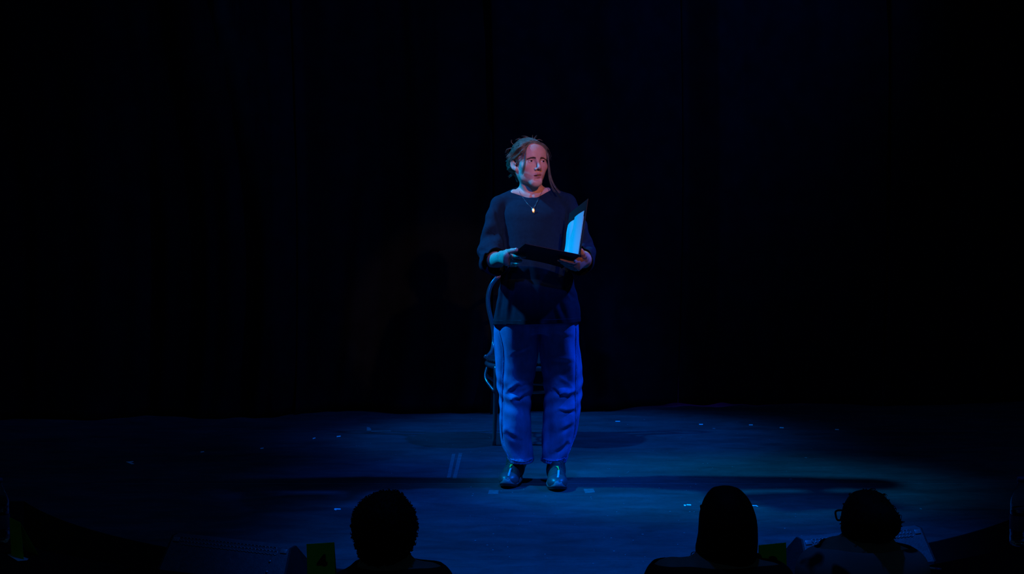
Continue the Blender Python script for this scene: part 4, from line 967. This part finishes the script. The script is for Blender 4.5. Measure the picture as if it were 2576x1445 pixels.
# ---- necklace with a gold oval pendant
M_chain = mat('chain_metal', (0.60, 0.60, 0.62), 0.25, metal=1.0, noise=0.1, nscale=400)
M_gold = mat('polished_gold', (1.0, 0.80, 0.40), 0.24, metal=1.0, noise=0.03, nscale=100)
def surf(px, py): 
    q = trace(lambda p: np.minimum(S_h(p), shirt_f(p)), px, py); return q
def chain(pts):
    q = []
    for x, y in pts:
        t = surf(x, y); q.append(t+np.array([0, -0.0022, 0.0]) if t is not None else P(x, y, -0.1))
    return q
left = chain([(1306, 481), (1309, 488), (1315.5, 497), (1323, 508), (1332, 518), (1339, 523.5)]); right = chain([(1364, 480), (1361, 488), (1356, 497), (1351, 508), (1345.5, 519), (1343, 523)])
mb = MB()
for q in (left, right):
    s = spline(q, 70)
    for i in range(69):
        m_ = (s[i]+s[i+1])/2; d_ = nrm(s[i+1]-s[i]); n1 = nrm(np.cross(d_, [0, 1, 0.1])) if i % 2 else nrm(np.cross(np.cross(d_, [0, 1, 0.1]), d_)); ln_ = np.linalg.norm(s[i+1]-s[i])*0.62
        mb.tube([m_+d_*ln_*math.cos(t)+n1*0.0009*math.sin(t) for t in np.linspace(0, 2*math.pi, 6, endpoint=False)], 0.00042, 3, closed=True)
neck = keep(mb.build('necklace_chain', M_chain), per)
pc = surf(1341.8, 530)+np.array([0, -0.0050, 0])
bm = bmesh.new(); bmesh.ops.create_uvsphere(bm, u_segments=28, v_segments=18, radius=1)
hv = nrm([0.125, -0.955, 0.18]); pz = nrm(np.array([0, 0, 1.0])-hv*hv[2]); px_ = np.cross(pz, hv); PM = np.stack([px_, hv, pz], 1)
for v_ in bm.verts: v_.co = Vector(pc+PM @ np.array([v_.co.x*0.0085, v_.co.y*0.0016, v_.co.z*0.0125]))
me = bpy.data.meshes.new('pendant'); bm.to_mesh(me); bm.free(); po = bpy.data.objects.new('pendant', me); COL.objects.link(po); finish(po, neck, M_gold); po['label'] = 'polished gold oval pendant'
mb = MB().tube([pc+np.array([0.0024*math.cos(t), 0, 0.0135+0.0026*math.sin(t)]) for t in np.linspace(0, 2*math.pi, 12, endpoint=False)], 0.0006, 5, closed=True); mb.build('bail', M_gold, neck)

# ---- shoes
M_up = mat('dark_mesh_upper', (0.030, 0.034, 0.036), 0.7, noise=0.3, nscale=160, bump=0.4, bscale=500)
M_toe = mat('rubber_toe_cap', (0.055, 0.062, 0.072), 0.38, spec=0.5, noise=0.15, nscale=50)
M_sole = mat('grey_midsole', (0.14, 0.16, 0.19), 0.6, noise=0.2, nscale=60)
M_out = mat('black_outsole', (0.012, 0.012, 0.013), 0.7, noise=0.2, nscale=60)
M_green = mat('green_tongue_tab', (0.06, 0.75, 0.10), 0.6, noise=0.08, nscale=80, emit=None)
M_lace = mat('reflective_lace', (0.50, 0.60, 0.66), 0.35, noise=0.15, nscale=100); M_lace2 = mat('dark_lace', (0.06, 0.065, 0.07), 0.5, noise=0.2, nscale=100)
M_sock = mat('black_sock', (0.006, 0.006, 0.007), 0.9, noise=0.2, nscale=200)
def shoe(toe_px, heel_px, mirror, label, lace_px, tab_px):
    T = G(*toe_px); Hh = G(*heel_px); fdir = nrm(T-Hh); sdir = np.array([fdir[1], -fdir[0], 0])*1.0; LEN = 0.272; O = T-fdir*LEN
    Rm3 = np.stack([fdir, sdir, [0, 0, 1]], 1)
    W = lambda f, s, z: O+Rm3 @ np.array([f, s, z])
    t = bpy.data.objects.new('shoe', None); COL.objects.link(t); t.location = tuple(O); t['label'] = label; keep(t, per); bpy.context.view_layer.update()
    def put(o): 
        o.parent = t; o.matrix_parent_inverse = t.matrix_world.inverted(); return o
    U = SDF()
    U.add(ell(W(0.205, 0, 0.036), (0.066, 0.046, 0.036), Rm3), 0.01)
    U.add(ell(W(0.130, 0, 0.048), (0.085, 0.041, 0.044), Rm3), 0.03)
    U.add(ell(W(0.055, 0, 0.052), (0.055, 0.038, 0.048), Rm3), 0.03)
    U.add(cone(W(0.062, 0, 0.075), W(0.058, 0, 0.135), 0.040, 0.041), 0.03)
    U.add(cone(W(0.165, 0, 0.060), W(0.085, 0, 0.118), 0.022, 0.026), 0.03)
    lo_ = np.minimum(W(-0.03, -0.07, 0), W(0.3, 0.07, 0)); hi2 = np.maximum(W(-0.03, 0.07, 0.2), W(0.3, -0.07, 0.2)); lo_ = np.minimum(lo_, np.minimum(W(-0.03, 0.07, 0), W(0.3, -0.07, 0))); hi2 = np.maximum(hi2, np.maximum(W(0.3, 0.07, 0.2), W(-0.03, -0.07, 0.2)))
    V_, Q_ = nets(U, lo_, hi2, 0.004)
    up = fast_obj('upper', V_, Q_, M_up); cut(up, W(0.05, 0, 0.122), nrm(Rm3 @ np.array([-0.25, 0, 1]))); cut(up, W(0, 0, 0.020), (0, 0, -1)); solidify(up, 0.003); put(up)
    U2 = lambda p: np.maximum(U(p)-0.0025, -((p-W(0.196, 0, 0.03)) @ (Rm3 @ nrm([1, 0, -0.55]))))
    V_, Q_ = nets(U2, lo_, hi2, 0.004); tc_ = fast_obj('toe_cap', V_, Q_, M_toe); cut(tc_, W(0, 0, 0.021), (0, 0, -1)); put(tc_)
    N_ = 48; outl_ = []
    for k in range(N_):
        a = 2*math.pi*k/N_; f = 0.137+0.139*math.copysign(abs(math.cos(a))**0.85, math.cos(a)); wd = 0.037+0.0125*math.sin(math.pi*min(max((f-0.05)/0.27, 0), 1)) ; s_ = wd*math.copysign(abs(math.sin(a))**0.7, math.sin(a)); outl_.append((f, s_))
    def slab(rows, name, m_, tread=False):
        V2 = []; F2 = []
        for ins, z in rows:
            for k, (f, s_) in enumerate(outl_):
                f2 = 0.137+(f-0.137)*(1-ins/0.137); s2 = s_*(1-ins/0.045); lift_ = 0.014*max(0, (f-0.19)/0.085)**2
                wv_ = 0.0025*math.sin(k*1.7) if (0.024 < z < 0.04) else 0
                V2.append(W(f2, s2, z+lift_+wv_))
        n2 = len(rows)
        for i in range(n2-1):
            for k in range(N_): l = (k+1) % N_; F2.append((i*N_+k, i*N_+l, (i+1)*N_+l, (i+1)*N_+k))
        F2.append(tuple(range(N_))[::-1]); F2.append(tuple((n2-1)*N_+k for k in range(N_)))
        return put(mesh_obj(name, V2, F2, m_))
    slab([(0.008, 0.0), (0.003, 0.002), (0.002, 0.009), (0.004, 0.011)], 'outsole', M_out)
    slab([(0.004, 0.0105), (0.0, 0.013), (-0.001, 0.020), (0.002, 0.028), (0.0045, 0.034), (0.010, 0.036)], 'midsole', M_sole)
    put(MB().tube([W(0.055, 0, 0.085), W(0.058, 0, 0.125), W(0.064, 0, 0.20)], [0.036, 0.0365, 0.037], 20).build('sock', M_sock))
    # laces: thin dark crossings, reflective quick-lace column, green tab
    up_f = lambda p: U(p)
    def on(px, py): q = trace(up_f, px, py); return q
    mb = MB()
    for i in range(4):
        f0 = 0.172-0.022*i; z0 = 0.2
        for sa, sb, df in ((-0.024, 0.024, 0.016), (0.024, -0.024, 0.016)):
            q = []
            for t_ in np.linspace(0, 1, 7):
                f, s_ = f0-df*t_, sa+(sb-sa)*t_; z = 0.16
                for _ in range(80):
                    if U(W(f, s_, z)[None])[0] < 0.001: break
                    z -= 0.0015
                q.append(W(f, s_, z+0.0008))
            mb.tube(q, 0.0011, 5)
    put(mb.build('lace', M_lace2))
    mb = MB(); q = [on(x, y) for x, y in lace_px]; q = [x for x in q if x is not None]
    if len(q) > 1:
        s_ = spline(q, 15)
        for i in range(14):
            d_ = nrm(s_[i+1]-s_[i]); sd = nrm(np.cross(d_, [0, -0.7, 0.7])); a_ = 0.0042*(1 if i % 2 else -1); mb.tube([s_[i]+sd*a_+np.array([0, -.0015, .0015]), s_[i+1]-sd*a_+np.array([0, -.0022, .0022])], 0.0021, 6)
        put(mb.build('quick_lace', M_lace))
    mb = MB(); q = [on(x, y) for x, y in tab_px]
    if all(x is not None for x in q):
        nn_ = np.array([0, -0.0022, 0.0022]); n3 = len(q); V2 = [x+nn_ for x in q]+[x+nn_*0.2 for x in q]
        mb.add(V2, [tuple(range(n3)), tuple(range(n3, 2*n3))[::-1]]+[(i, (i+1) % n3, n3+(i+1) % n3, n3+i) for i in range(n3)]); o = put(mb.build('tongue_tab', M_green, None, False)); o['label'] = 'bright green tongue tab'
    return t
shoe((1273, 1232), (1302, 1204), 1, 'dark trainer on the picture-left foot, turned outwards', [(1285.5, 1179.5), (1282.5, 1188), (1279, 1199)], [(1283, 1170), (1289.5, 1170), (1288.5, 1172), (1285.5, 1173.5), (1284, 1178), (1282, 1177)])
shoe((1403.5, 1239.5), (1397, 1209), -1, 'dark trainer on the picture-right foot, pointing at the audience', [(1405.5, 1185), (1405, 1194), (1403.5, 1203)], [(1398, 1174.5), (1404.5, 1174.5), (1406, 1181), (1407.5, 1187), (1405.5, 1186), (1403.5, 1179), (1401.5, 1177)])

# ------------------------------------------------------------------ the open folder in the performer's hands
M_fold = mat('black_card_cover', (0.010, 0.010, 0.012), 0.55, spec=0.35, noise=0.15, nscale=60)
M_sheet = mat('white_script_paper', (0.66, 0.66, 0.66), 0.7, spec=0.2, noise=0.03, nscale=120)
fol = thing('script_folder', 'open black folder with white script pages, held at waist height by the performer', 'folder', tuple(HN))
def slab4(a, b, c, d, th, n, name, m_, sub=8, bend=None):
    n = nrm(n)*th; V2 = []; F2 = []
    for lay in (0, 1):
        for i in range(sub+1):
            for j in range(sub+1):
                s_, t_ = i/sub, j/sub; p = (a*(1-s_)+b*s_)*(1-t_)+(d*(1-s_)+c*s_)*t_
                if bend: p = p+nrm(n)*bend(s_, t_)
                V2.append(p+n*lay)
    K = (sub+1)**2; ix = lambda i, j: i*(sub+1)+j
    for i in range(sub):
        for j in range(sub):
            q = (ix(i, j), ix(i+1, j), ix(i+1, j+1), ix(i, j+1)); F2.append(q[::-1]); F2.append(tuple(K+x for x in q))
    ringi = [ix(i, 0) for i in range(sub+1)]+[ix(sub, j) for j in range(1, sub+1)]+[ix(i, sub) for i in range(sub-1, -1, -1)]+[ix(0, j) for j in range(sub-1, 0, -1)]
    for x, y in zip(ringi, ringi[1:]+ringi[:1]): F2.append((x, y, K+y, K+x))
    return keep(edge_split(mesh_obj(name, V2, F2, m_)), fol)
nin = nrm(np.cross(v, u)); nin = nin if nin[0] < 0 else -nin       # the page side of the raised cover
slab4(HN, HN+wv, HN+wv+u, HN+u, 0.0022, -nu, 'lower_cover', M_fold, 10, lambda s_, t_: 0.006*math.sin(math.pi*s_)*t_)
slab4(HN, HN+v, HN+v+u*1.0, HN+u, 0.0022, -nin, 'raised_cover', M_fold, 8)
keep(MB().tube([HN, HN+u], 0.0045, 8).build('spine', M_fold), fol)
uw, vw = u/np.linalg.norm(u), v
def page(u0, u1, v0, v1a, v1b, off, name, bend):
    a, b = HN+u*u0+v*v0, HN+u*u1+v*v0; c, d = HN+u*u1+v*v1b, HN+u*u0+v*v1a
    a, b, c, d = (x+nin*off for x in (a, b, c, d))
    slab4(a, b, c, d, 0.0005, nin, name, M_sheet, 10, bend)
page(0.06, 0.52, 0.02, 0.80, 0.80, 0.0045, 'page', lambda s_, t_: 0.006*math.sin(math.pi*s_)*(1-0.5*t_)+0.004*s_)
page(0.44, 0.93, 0.02, 0.76, 0.76, 0.0040, 'page', lambda s_, t_: 0.007*math.sin(math.pi*s_)+0.002*math.sin(3*math.pi*t_))
page(0.05, 0.90, 0.01, 0.70, 0.70, 0.0016, 'page', lambda s_, t_: 0.001)

# ------------------------------------------------------------------ spectators in silhouette, seated at the desks
M_dskin = mat('spectator_skin', (0.34, 0.23, 0.18), 0.6, noise=0.05)
M_dhair = mat('black_hair', (0.006, 0.005, 0.005), 0.7, spec=0.2, noise=0.2, nscale=200)
M_bhair = mat('dark_brown_hair', (0.016, 0.013, 0.011), 0.7, spec=0.2, noise=0.25, nscale=120)
M_top = mat('black_top', (0.006, 0.006, 0.007), 0.9, noise=0.2, nscale=100)
M_glass = mat('spectacle_frame', (0.01, 0.01, 0.012), 0.3, noise=0.05)
def spot_top():
    m = bpy.data.materials.new('pale_top_with_dark_spots'); m.use_nodes = True; nt = m.node_tree; b = nt.nodes['Principled BSDF']
    tc = nt.nodes.new('ShaderNodeTexCoord'); vo = nt.nodes.new('ShaderNodeTexVoronoi'); vo.inputs['Scale'].default_value = 11
    nz = nt.nodes.new('ShaderNodeTexNoise'); nz.inputs['Scale'].default_value = 9; ad = nt.nodes.new('ShaderNodeMixRGB'); ad.inputs[0].default_value = 0.06
    nt.links.new(tc.outputs['Object'], ad.inputs[1]); nt.links.new(tc.outputs['Object'], nz.inputs['Vector']); nt.links.new(nz.outputs['Color'], ad.inputs[2]); nt.links.new(ad.outputs[0], vo.inputs['Vector'])
    rp = nt.nodes.new('ShaderNodeValToRGB'); rp.color_ramp.elements[0].position = 0.30; rp.color_ramp.elements[0].color = (0.012, 0.010, 0.010, 1); rp.color_ramp.elements[1].position = 0.36; rp.color_ramp.elements[1].color = (0.30, 0.31, 0.36, 1)
    nt.links.new(vo.outputs['Distance'], rp.inputs[0]); nt.links.new(rp.outputs[0], b.inputs['Base Color']); b.inputs['Roughness'].default_value = 0.9
    return m
M_spot = spot_top()
def seated(label, Y, hc_px, neck_px, sh_l, sh_r, skin_extra=None):
    c = L(*hc_px, Y); root = thing('person', label, 'person', (c[0], Y, -0.35), 'spectators seated in front of the stage'); return root, c
def figure(root, c, Y, neck, shl, shr, top_mat, hand_=None, hr=(0.06, 0.07, 0.075)):
    B = SDF(); B.add(ell(c, hr), 0.01); nk = L(*neck, Y-0.01)
    B.add(cone(c+np.array([0, 0.0, -0.05]), nk, 0.050, 0.052), 0.03)
    B.add(ell(c+np.array([0, 0.03, -0.05]), (0.05, 0.06, 0.06)), 0.03)
    A, Z = L(*shl, Y-0.02), L(*shr, Y-0.02)
    B.add(cone(nk+np.array([0, 0, -0.03]), A, 0.055, 0.055), 0.05).add(cone(nk+np.array([0, 0, -0.03]), Z, 0.055, 0.055), 0.05)
    mid = (A+Z)/2; mid[2] = min(A[2], Z[2])
    B.add(ell(mid+np.array([0, 0, -0.22]), (abs(Z[0]-A[0])/2+0.02, 0.12, 0.30)), 0.05)
    for s, q in ((-1, A), (1, Z)):
        el = q+np.array([s*0.05, 0.06, -0.26]); B.add(cone(q, el, 0.052, 0.042), 0.03); w_ = el+np.array([-s*0.10, 0.20, 0.05]); B.add(cone(el, w_, 0.040, 0.027), 0.02); B.add(ell(w_+np.array([-s*.03, .05, 0]), (0.045, 0.05, 0.02)), 0.02)
    # thighs and shins on the seat
    hip = mid+np.array([0, 0.02, 0]); hip[2] = 0.02
    for s in (-1, 1):
        kn = np.array([hip[0]+s*0.11, Y+0.40, 0.06]); B.add(cone(hip+np.array([s*0.08, 0, 0]), kn, 0.085, 0.06), 0.04); B.add(cone(kn, np.array([kn[0], Y+0.42, -0.31]), 0.055, 0.04), 0.03)
    if hand_:
        for a, b, ra, rb, k in hand_: B.add(cone(a, b, ra, rb), k)
    lo_ = np.array([mid[0]-0.36, Y-0.22, -0.37]); hi2 = np.array([mid[0]+0.36, Y+0.52, c[2]+0.16])
    V_, Q_ = nets(B, lo_, hi2, 0.009); keep(fast_obj('body', V_, Q_, M_dskin), root)
    zn = nk[2]+0.03
    T = lambda p: np.maximum(B(p)-0.008, p[:, 2]-zn+0.10*np.maximum(0, 0)) 
    V_, Q_ = nets(T, lo_, hi2, 0.009); o = keep(fast_obj('top', V_, Q_, top_mat), root); cut(o, (0, Y, zn-0.003), (0, 0, 1)); cut(o, (0, Y, -0.02), (0, 0, -1)); return o
def chairbehind(c, Y, label):
    M_ch = M_top; t = thing('hall_chair', label, 'chair', (c[0], Y, -0.35), 'hall chairs under the spectators')
    keep(MB().box((c[0], Y+0.04, -0.085), (0.33, 0.40, 0.05), None, 0.015).build('seat', M_ch), t)
    keep(MB().box((c[0], Y-0.21, 0.13), (0.32, 0.03, 0.26), None, 0.012).build('backrest', M_ch), t)
    for sx in (-1, 1):
        for sy in (-1, 1): keep(MB().tube([(c[0]+sx*0.145, Y+0.04+sy*0.18, -0.35), (c[0]+sx*0.145, Y+0.04+sy*0.18, -0.10)], 0.012, 8).build('leg', M_leg), t)
        keep(MB().tube([(c[0]+sx*0.145, Y-0.19, -0.10), (c[0]+sx*0.145, Y-0.21, 0.2)], 0.012, 8).build('back_post', M_leg), t)
# --- 1: short curly hair
Y1 = 4.10; r1, c1 = seated('spectator with short dark curly hair seen from behind, lower left of centre', Y1, (967, 1330), 0, 0, 0)
figure(r1, c1, Y1, (970, 1445), (880, 1505), (1075, 1478), M_top, None, (0.054, 0.068, 0.074))
def hairmass(root, rows, Y, b, m, rough, seed, clumps, extra=None, pw=2.2):
    S = SDF(); z_rows = []
    for py, l, r_, bb2 in rows: a = L(l, py, Y); d = L(r_, py, Y); z_rows.append((a[2], (a[0]+d[0])/2, Y, (d[0]-a[0])/2, bb2))
    S.add(loft(z_rows, pw), 0.01)
    if extra:
        for e in extra: S.add(*e)
    rr = np.random.default_rng(seed); ph = rr.uniform(0, 6, 6)
    S.bend(lambda p: rough*(np.sin(p[:, 0]*190+ph[0])*np.sin(p[:, 2]*170+ph[1])*np.sin(p[:, 1]*180+ph[2])+0.6*np.sin(p[:, 0]*390+ph[3])*np.sin(p[:, 2]*350+ph[4])))
    zs = [t[0] for t in z_rows]; xs = [t[1] for t in z_rows]; wmax = max(t[3] for t in z_rows)
    lo_ = np.array([min(xs)-wmax-0.03, Y-0.16, min(zs)-0.02]); hi2 = np.array([max(xs)+wmax+0.03, Y+0.16, max(zs)+0.03])
    V_, Q_ = nets(S, lo_, hi2, 0.0045); h = keep(fast_obj('hair', V_, Q_, m), root)
    if clumps:                     # short curls and ends breaking the outline
        pts = V_[rr.choice(len(V_), clumps)]; mb = MB(); cen = np.array([np.mean(xs), Y, np.mean(zs)])
        for p in pts:
            d = nrm(p-cen+rr.normal(0, 0.03, 3)); t1 = nrm(np.cross(d, rr.normal(0, 1, 3))); R_ = rr.uniform(0.002, 0.0042)
            mb.tube([p+d*R_*(1-math.cos(a))*0.6+t1*R_*math.sin(a) for a in np.linspace(0, 4.0, 7)], np.linspace(0.0016, 0.0006, 7), 4, cap=False)
        o = mb.build('curls', m); o.parent = h
    return h
hairmass(r1, [(1239, 962, 992, 0.02), (1243, 948, 1004, 0.038), (1252, 928, 1014, 0.058), (1268, 905, 1028, 0.075), (1285, 893, 1040, 0.085), (1305, 886, 1046, 0.092), (1325, 885, 1050, 0.094), (1345, 887, 1047, 0.092),
              (1365, 893, 1043, 0.085), (1385, 901, 1034, 0.078), (1403, 908, 1024, 0.07), (1418, 914, 1019, 0.064), (1432, 918, 1017, 0.06)], Y1, 0, M_dhair, 0.0022, 1, 900)
chairbehind(c1, Y1, 'dark hall chair under the curly-haired spectator')
# --- 2: long straight hair, glasses arm and hoop earring at the left
Y2 = 4.05; r2_, c2 = seated('spectator with long straight dark hair and a hoop earring', Y2, (1826, 1320), 0, 0, 0)
figure(r2_, c2, Y2, (1826, 1440), (1690, 1466), (1932, 1478), M_top, None, (0.054, 0.068, 0.074))
hairmass(r2_, [(1226.5, 1808, 1846, 0.02), (1231, 1795, 1858, 0.04), (1242, 1783, 1872, 0.06), (1260, 1772, 1886, 0.078), (1280, 1764.5, 1895, 0.088), (1300, 1760, 1901, 0.094), (1322, 1758.5, 1904, 0.095), (1345, 1757, 1905, 0.09),
               (1365, 1753, 1905, 0.085), (1385, 1750, 1904, 0.08), (1397, 1751, 1903, 0.078), (1420, 1765, 1900, 0.074), (1450, 1770, 1895, 0.07), (1480, 1775, 1890, 0.06)], Y2, 0, M_dhair, 0.0004, 2, 0)
g0 = [L(1769, 1270.5, Y2), L(1764, 1274, Y2+0.01), L(1764, 1282, Y2+0.02)]
keep(MB().tube(g0, [0.0025, 0.0035, 0.002], 8).build('glasses_arm', M_glass), r2_)
ec_ = L(1747, 1396.5, Y2); rE = 0.0083
keep(MB().tube([ec_+np.array([rE*math.cos(t), 0, rE*0.85*math.sin(t)]) for t in np.linspace(0, 2*math.pi, 24, endpoint=False)], 0.0011, 6, closed=True).build('hoop_earring', M_grl), r2_)
keep(MB().tube(spline([L(1900, 1394, Y2), L(1908, 1402, Y2), L(1915, 1406, Y2)], 8), [0.004, 0.006, 0.007, 0.008, 0.008, 0.007, 0.006, 0.004], 8).build('hair_tip', M_dhair), r2_)
chairbehind(c2, Y2, 'dark hall chair under the long-haired spectator')
# --- 3: glasses, hair up in a loose bun, spotted top, one hand at the neck
Y3 = 4.20; r3, c3 = seated('spectator in glasses with pinned-up hair and a pale spotted top, lower right', Y3, (2184, 1318), 0, 0, 0)
hb = L(2096, 1385, Y3+0.04)
hand3 = [(L(2045, 1480, Y3+0.05), hb, 0.036, 0.028, 0.03), (hb, L(2093, 1374, Y3+0.03), 0.026, 0.018, 0.02), (L(2093, 1374, Y3+0.03), L(2106, 1372, Y3+0.05), 0.010, 0.009, 0.01), (L(2095, 1380, Y3+0.05), L(2110, 1379, Y3+0.06), 0.010, 0.009, 0.01)]
figure(r3, c3, Y3, (2178, 1400), (2070, 1440), (2270, 1442), M_spot, hand3, (0.054, 0.068, 0.074))
hairmass(r3, [(1236.5, 2168, 2198, 0.02), (1241, 2154, 2214, 0.04), (1250, 2142, 2226, 0.055), (1265, 2131, 2240, 0.07), (1282, 2123, 2249, 0.08), (1300, 2119, 2255, 0.085), (1320, 2118, 2256, 0.083), (1340, 2118, 2250, 0.076), (1358, 2124, 2238, 0.066), (1376, 2136, 2226, 0.055)],
         Y3, 0, M_bhair, 0.0012, 3, 110, [(ell(L(2226, 1318, Y3-0.07), (0.040, 0.034, 0.042)), 0.02)])
mb = MB(); cy = L(2104, 1297, Y3+0.03)
mb.tube(spline([L(2122, 1285, Y3+0.02), L(2112, 1284.5, Y3+0.035), L(2103, 1287, Y3+0.05), L(2102, 1295, Y3+0.052), L(2106, 1308, Y3+0.05), L(2114, 1309, Y3+0.04), L(2117, 1300, Y3+0.03)], 24), 0.0026, 8)
keep(mb.build('glasses', M_glass), r3)
mb = MB(); rr = np.random.default_rng(4)
for a, b, e in (((2255, 1300), (2265, 1296), (2262, 1312)), ((2254, 1312), (2268, 1313), (2275, 1311)), ((2252, 1322), (2262, 1328), (2258, 1340)), ((2180, 1238), (2190, 1233), (2200, 1236)), ((2215, 1246), (2224, 1244), (2230, 1250))):
    for j in range(4):
        jt = rr.normal(0, 1.5, 2); mb.tube(spline([L(*(np.array(a)), Y3-0.03), L(*(np.array(b)+jt), Y3-0.03), L(*(np.array(e)+jt*1.5), Y3-0.03)], 8), 0.0007, 4, cap=False)
keep(mb.build('loose_strands', M_bhair), r3)
chairbehind(c3, Y3, 'dark hall chair under the spectator in glasses')
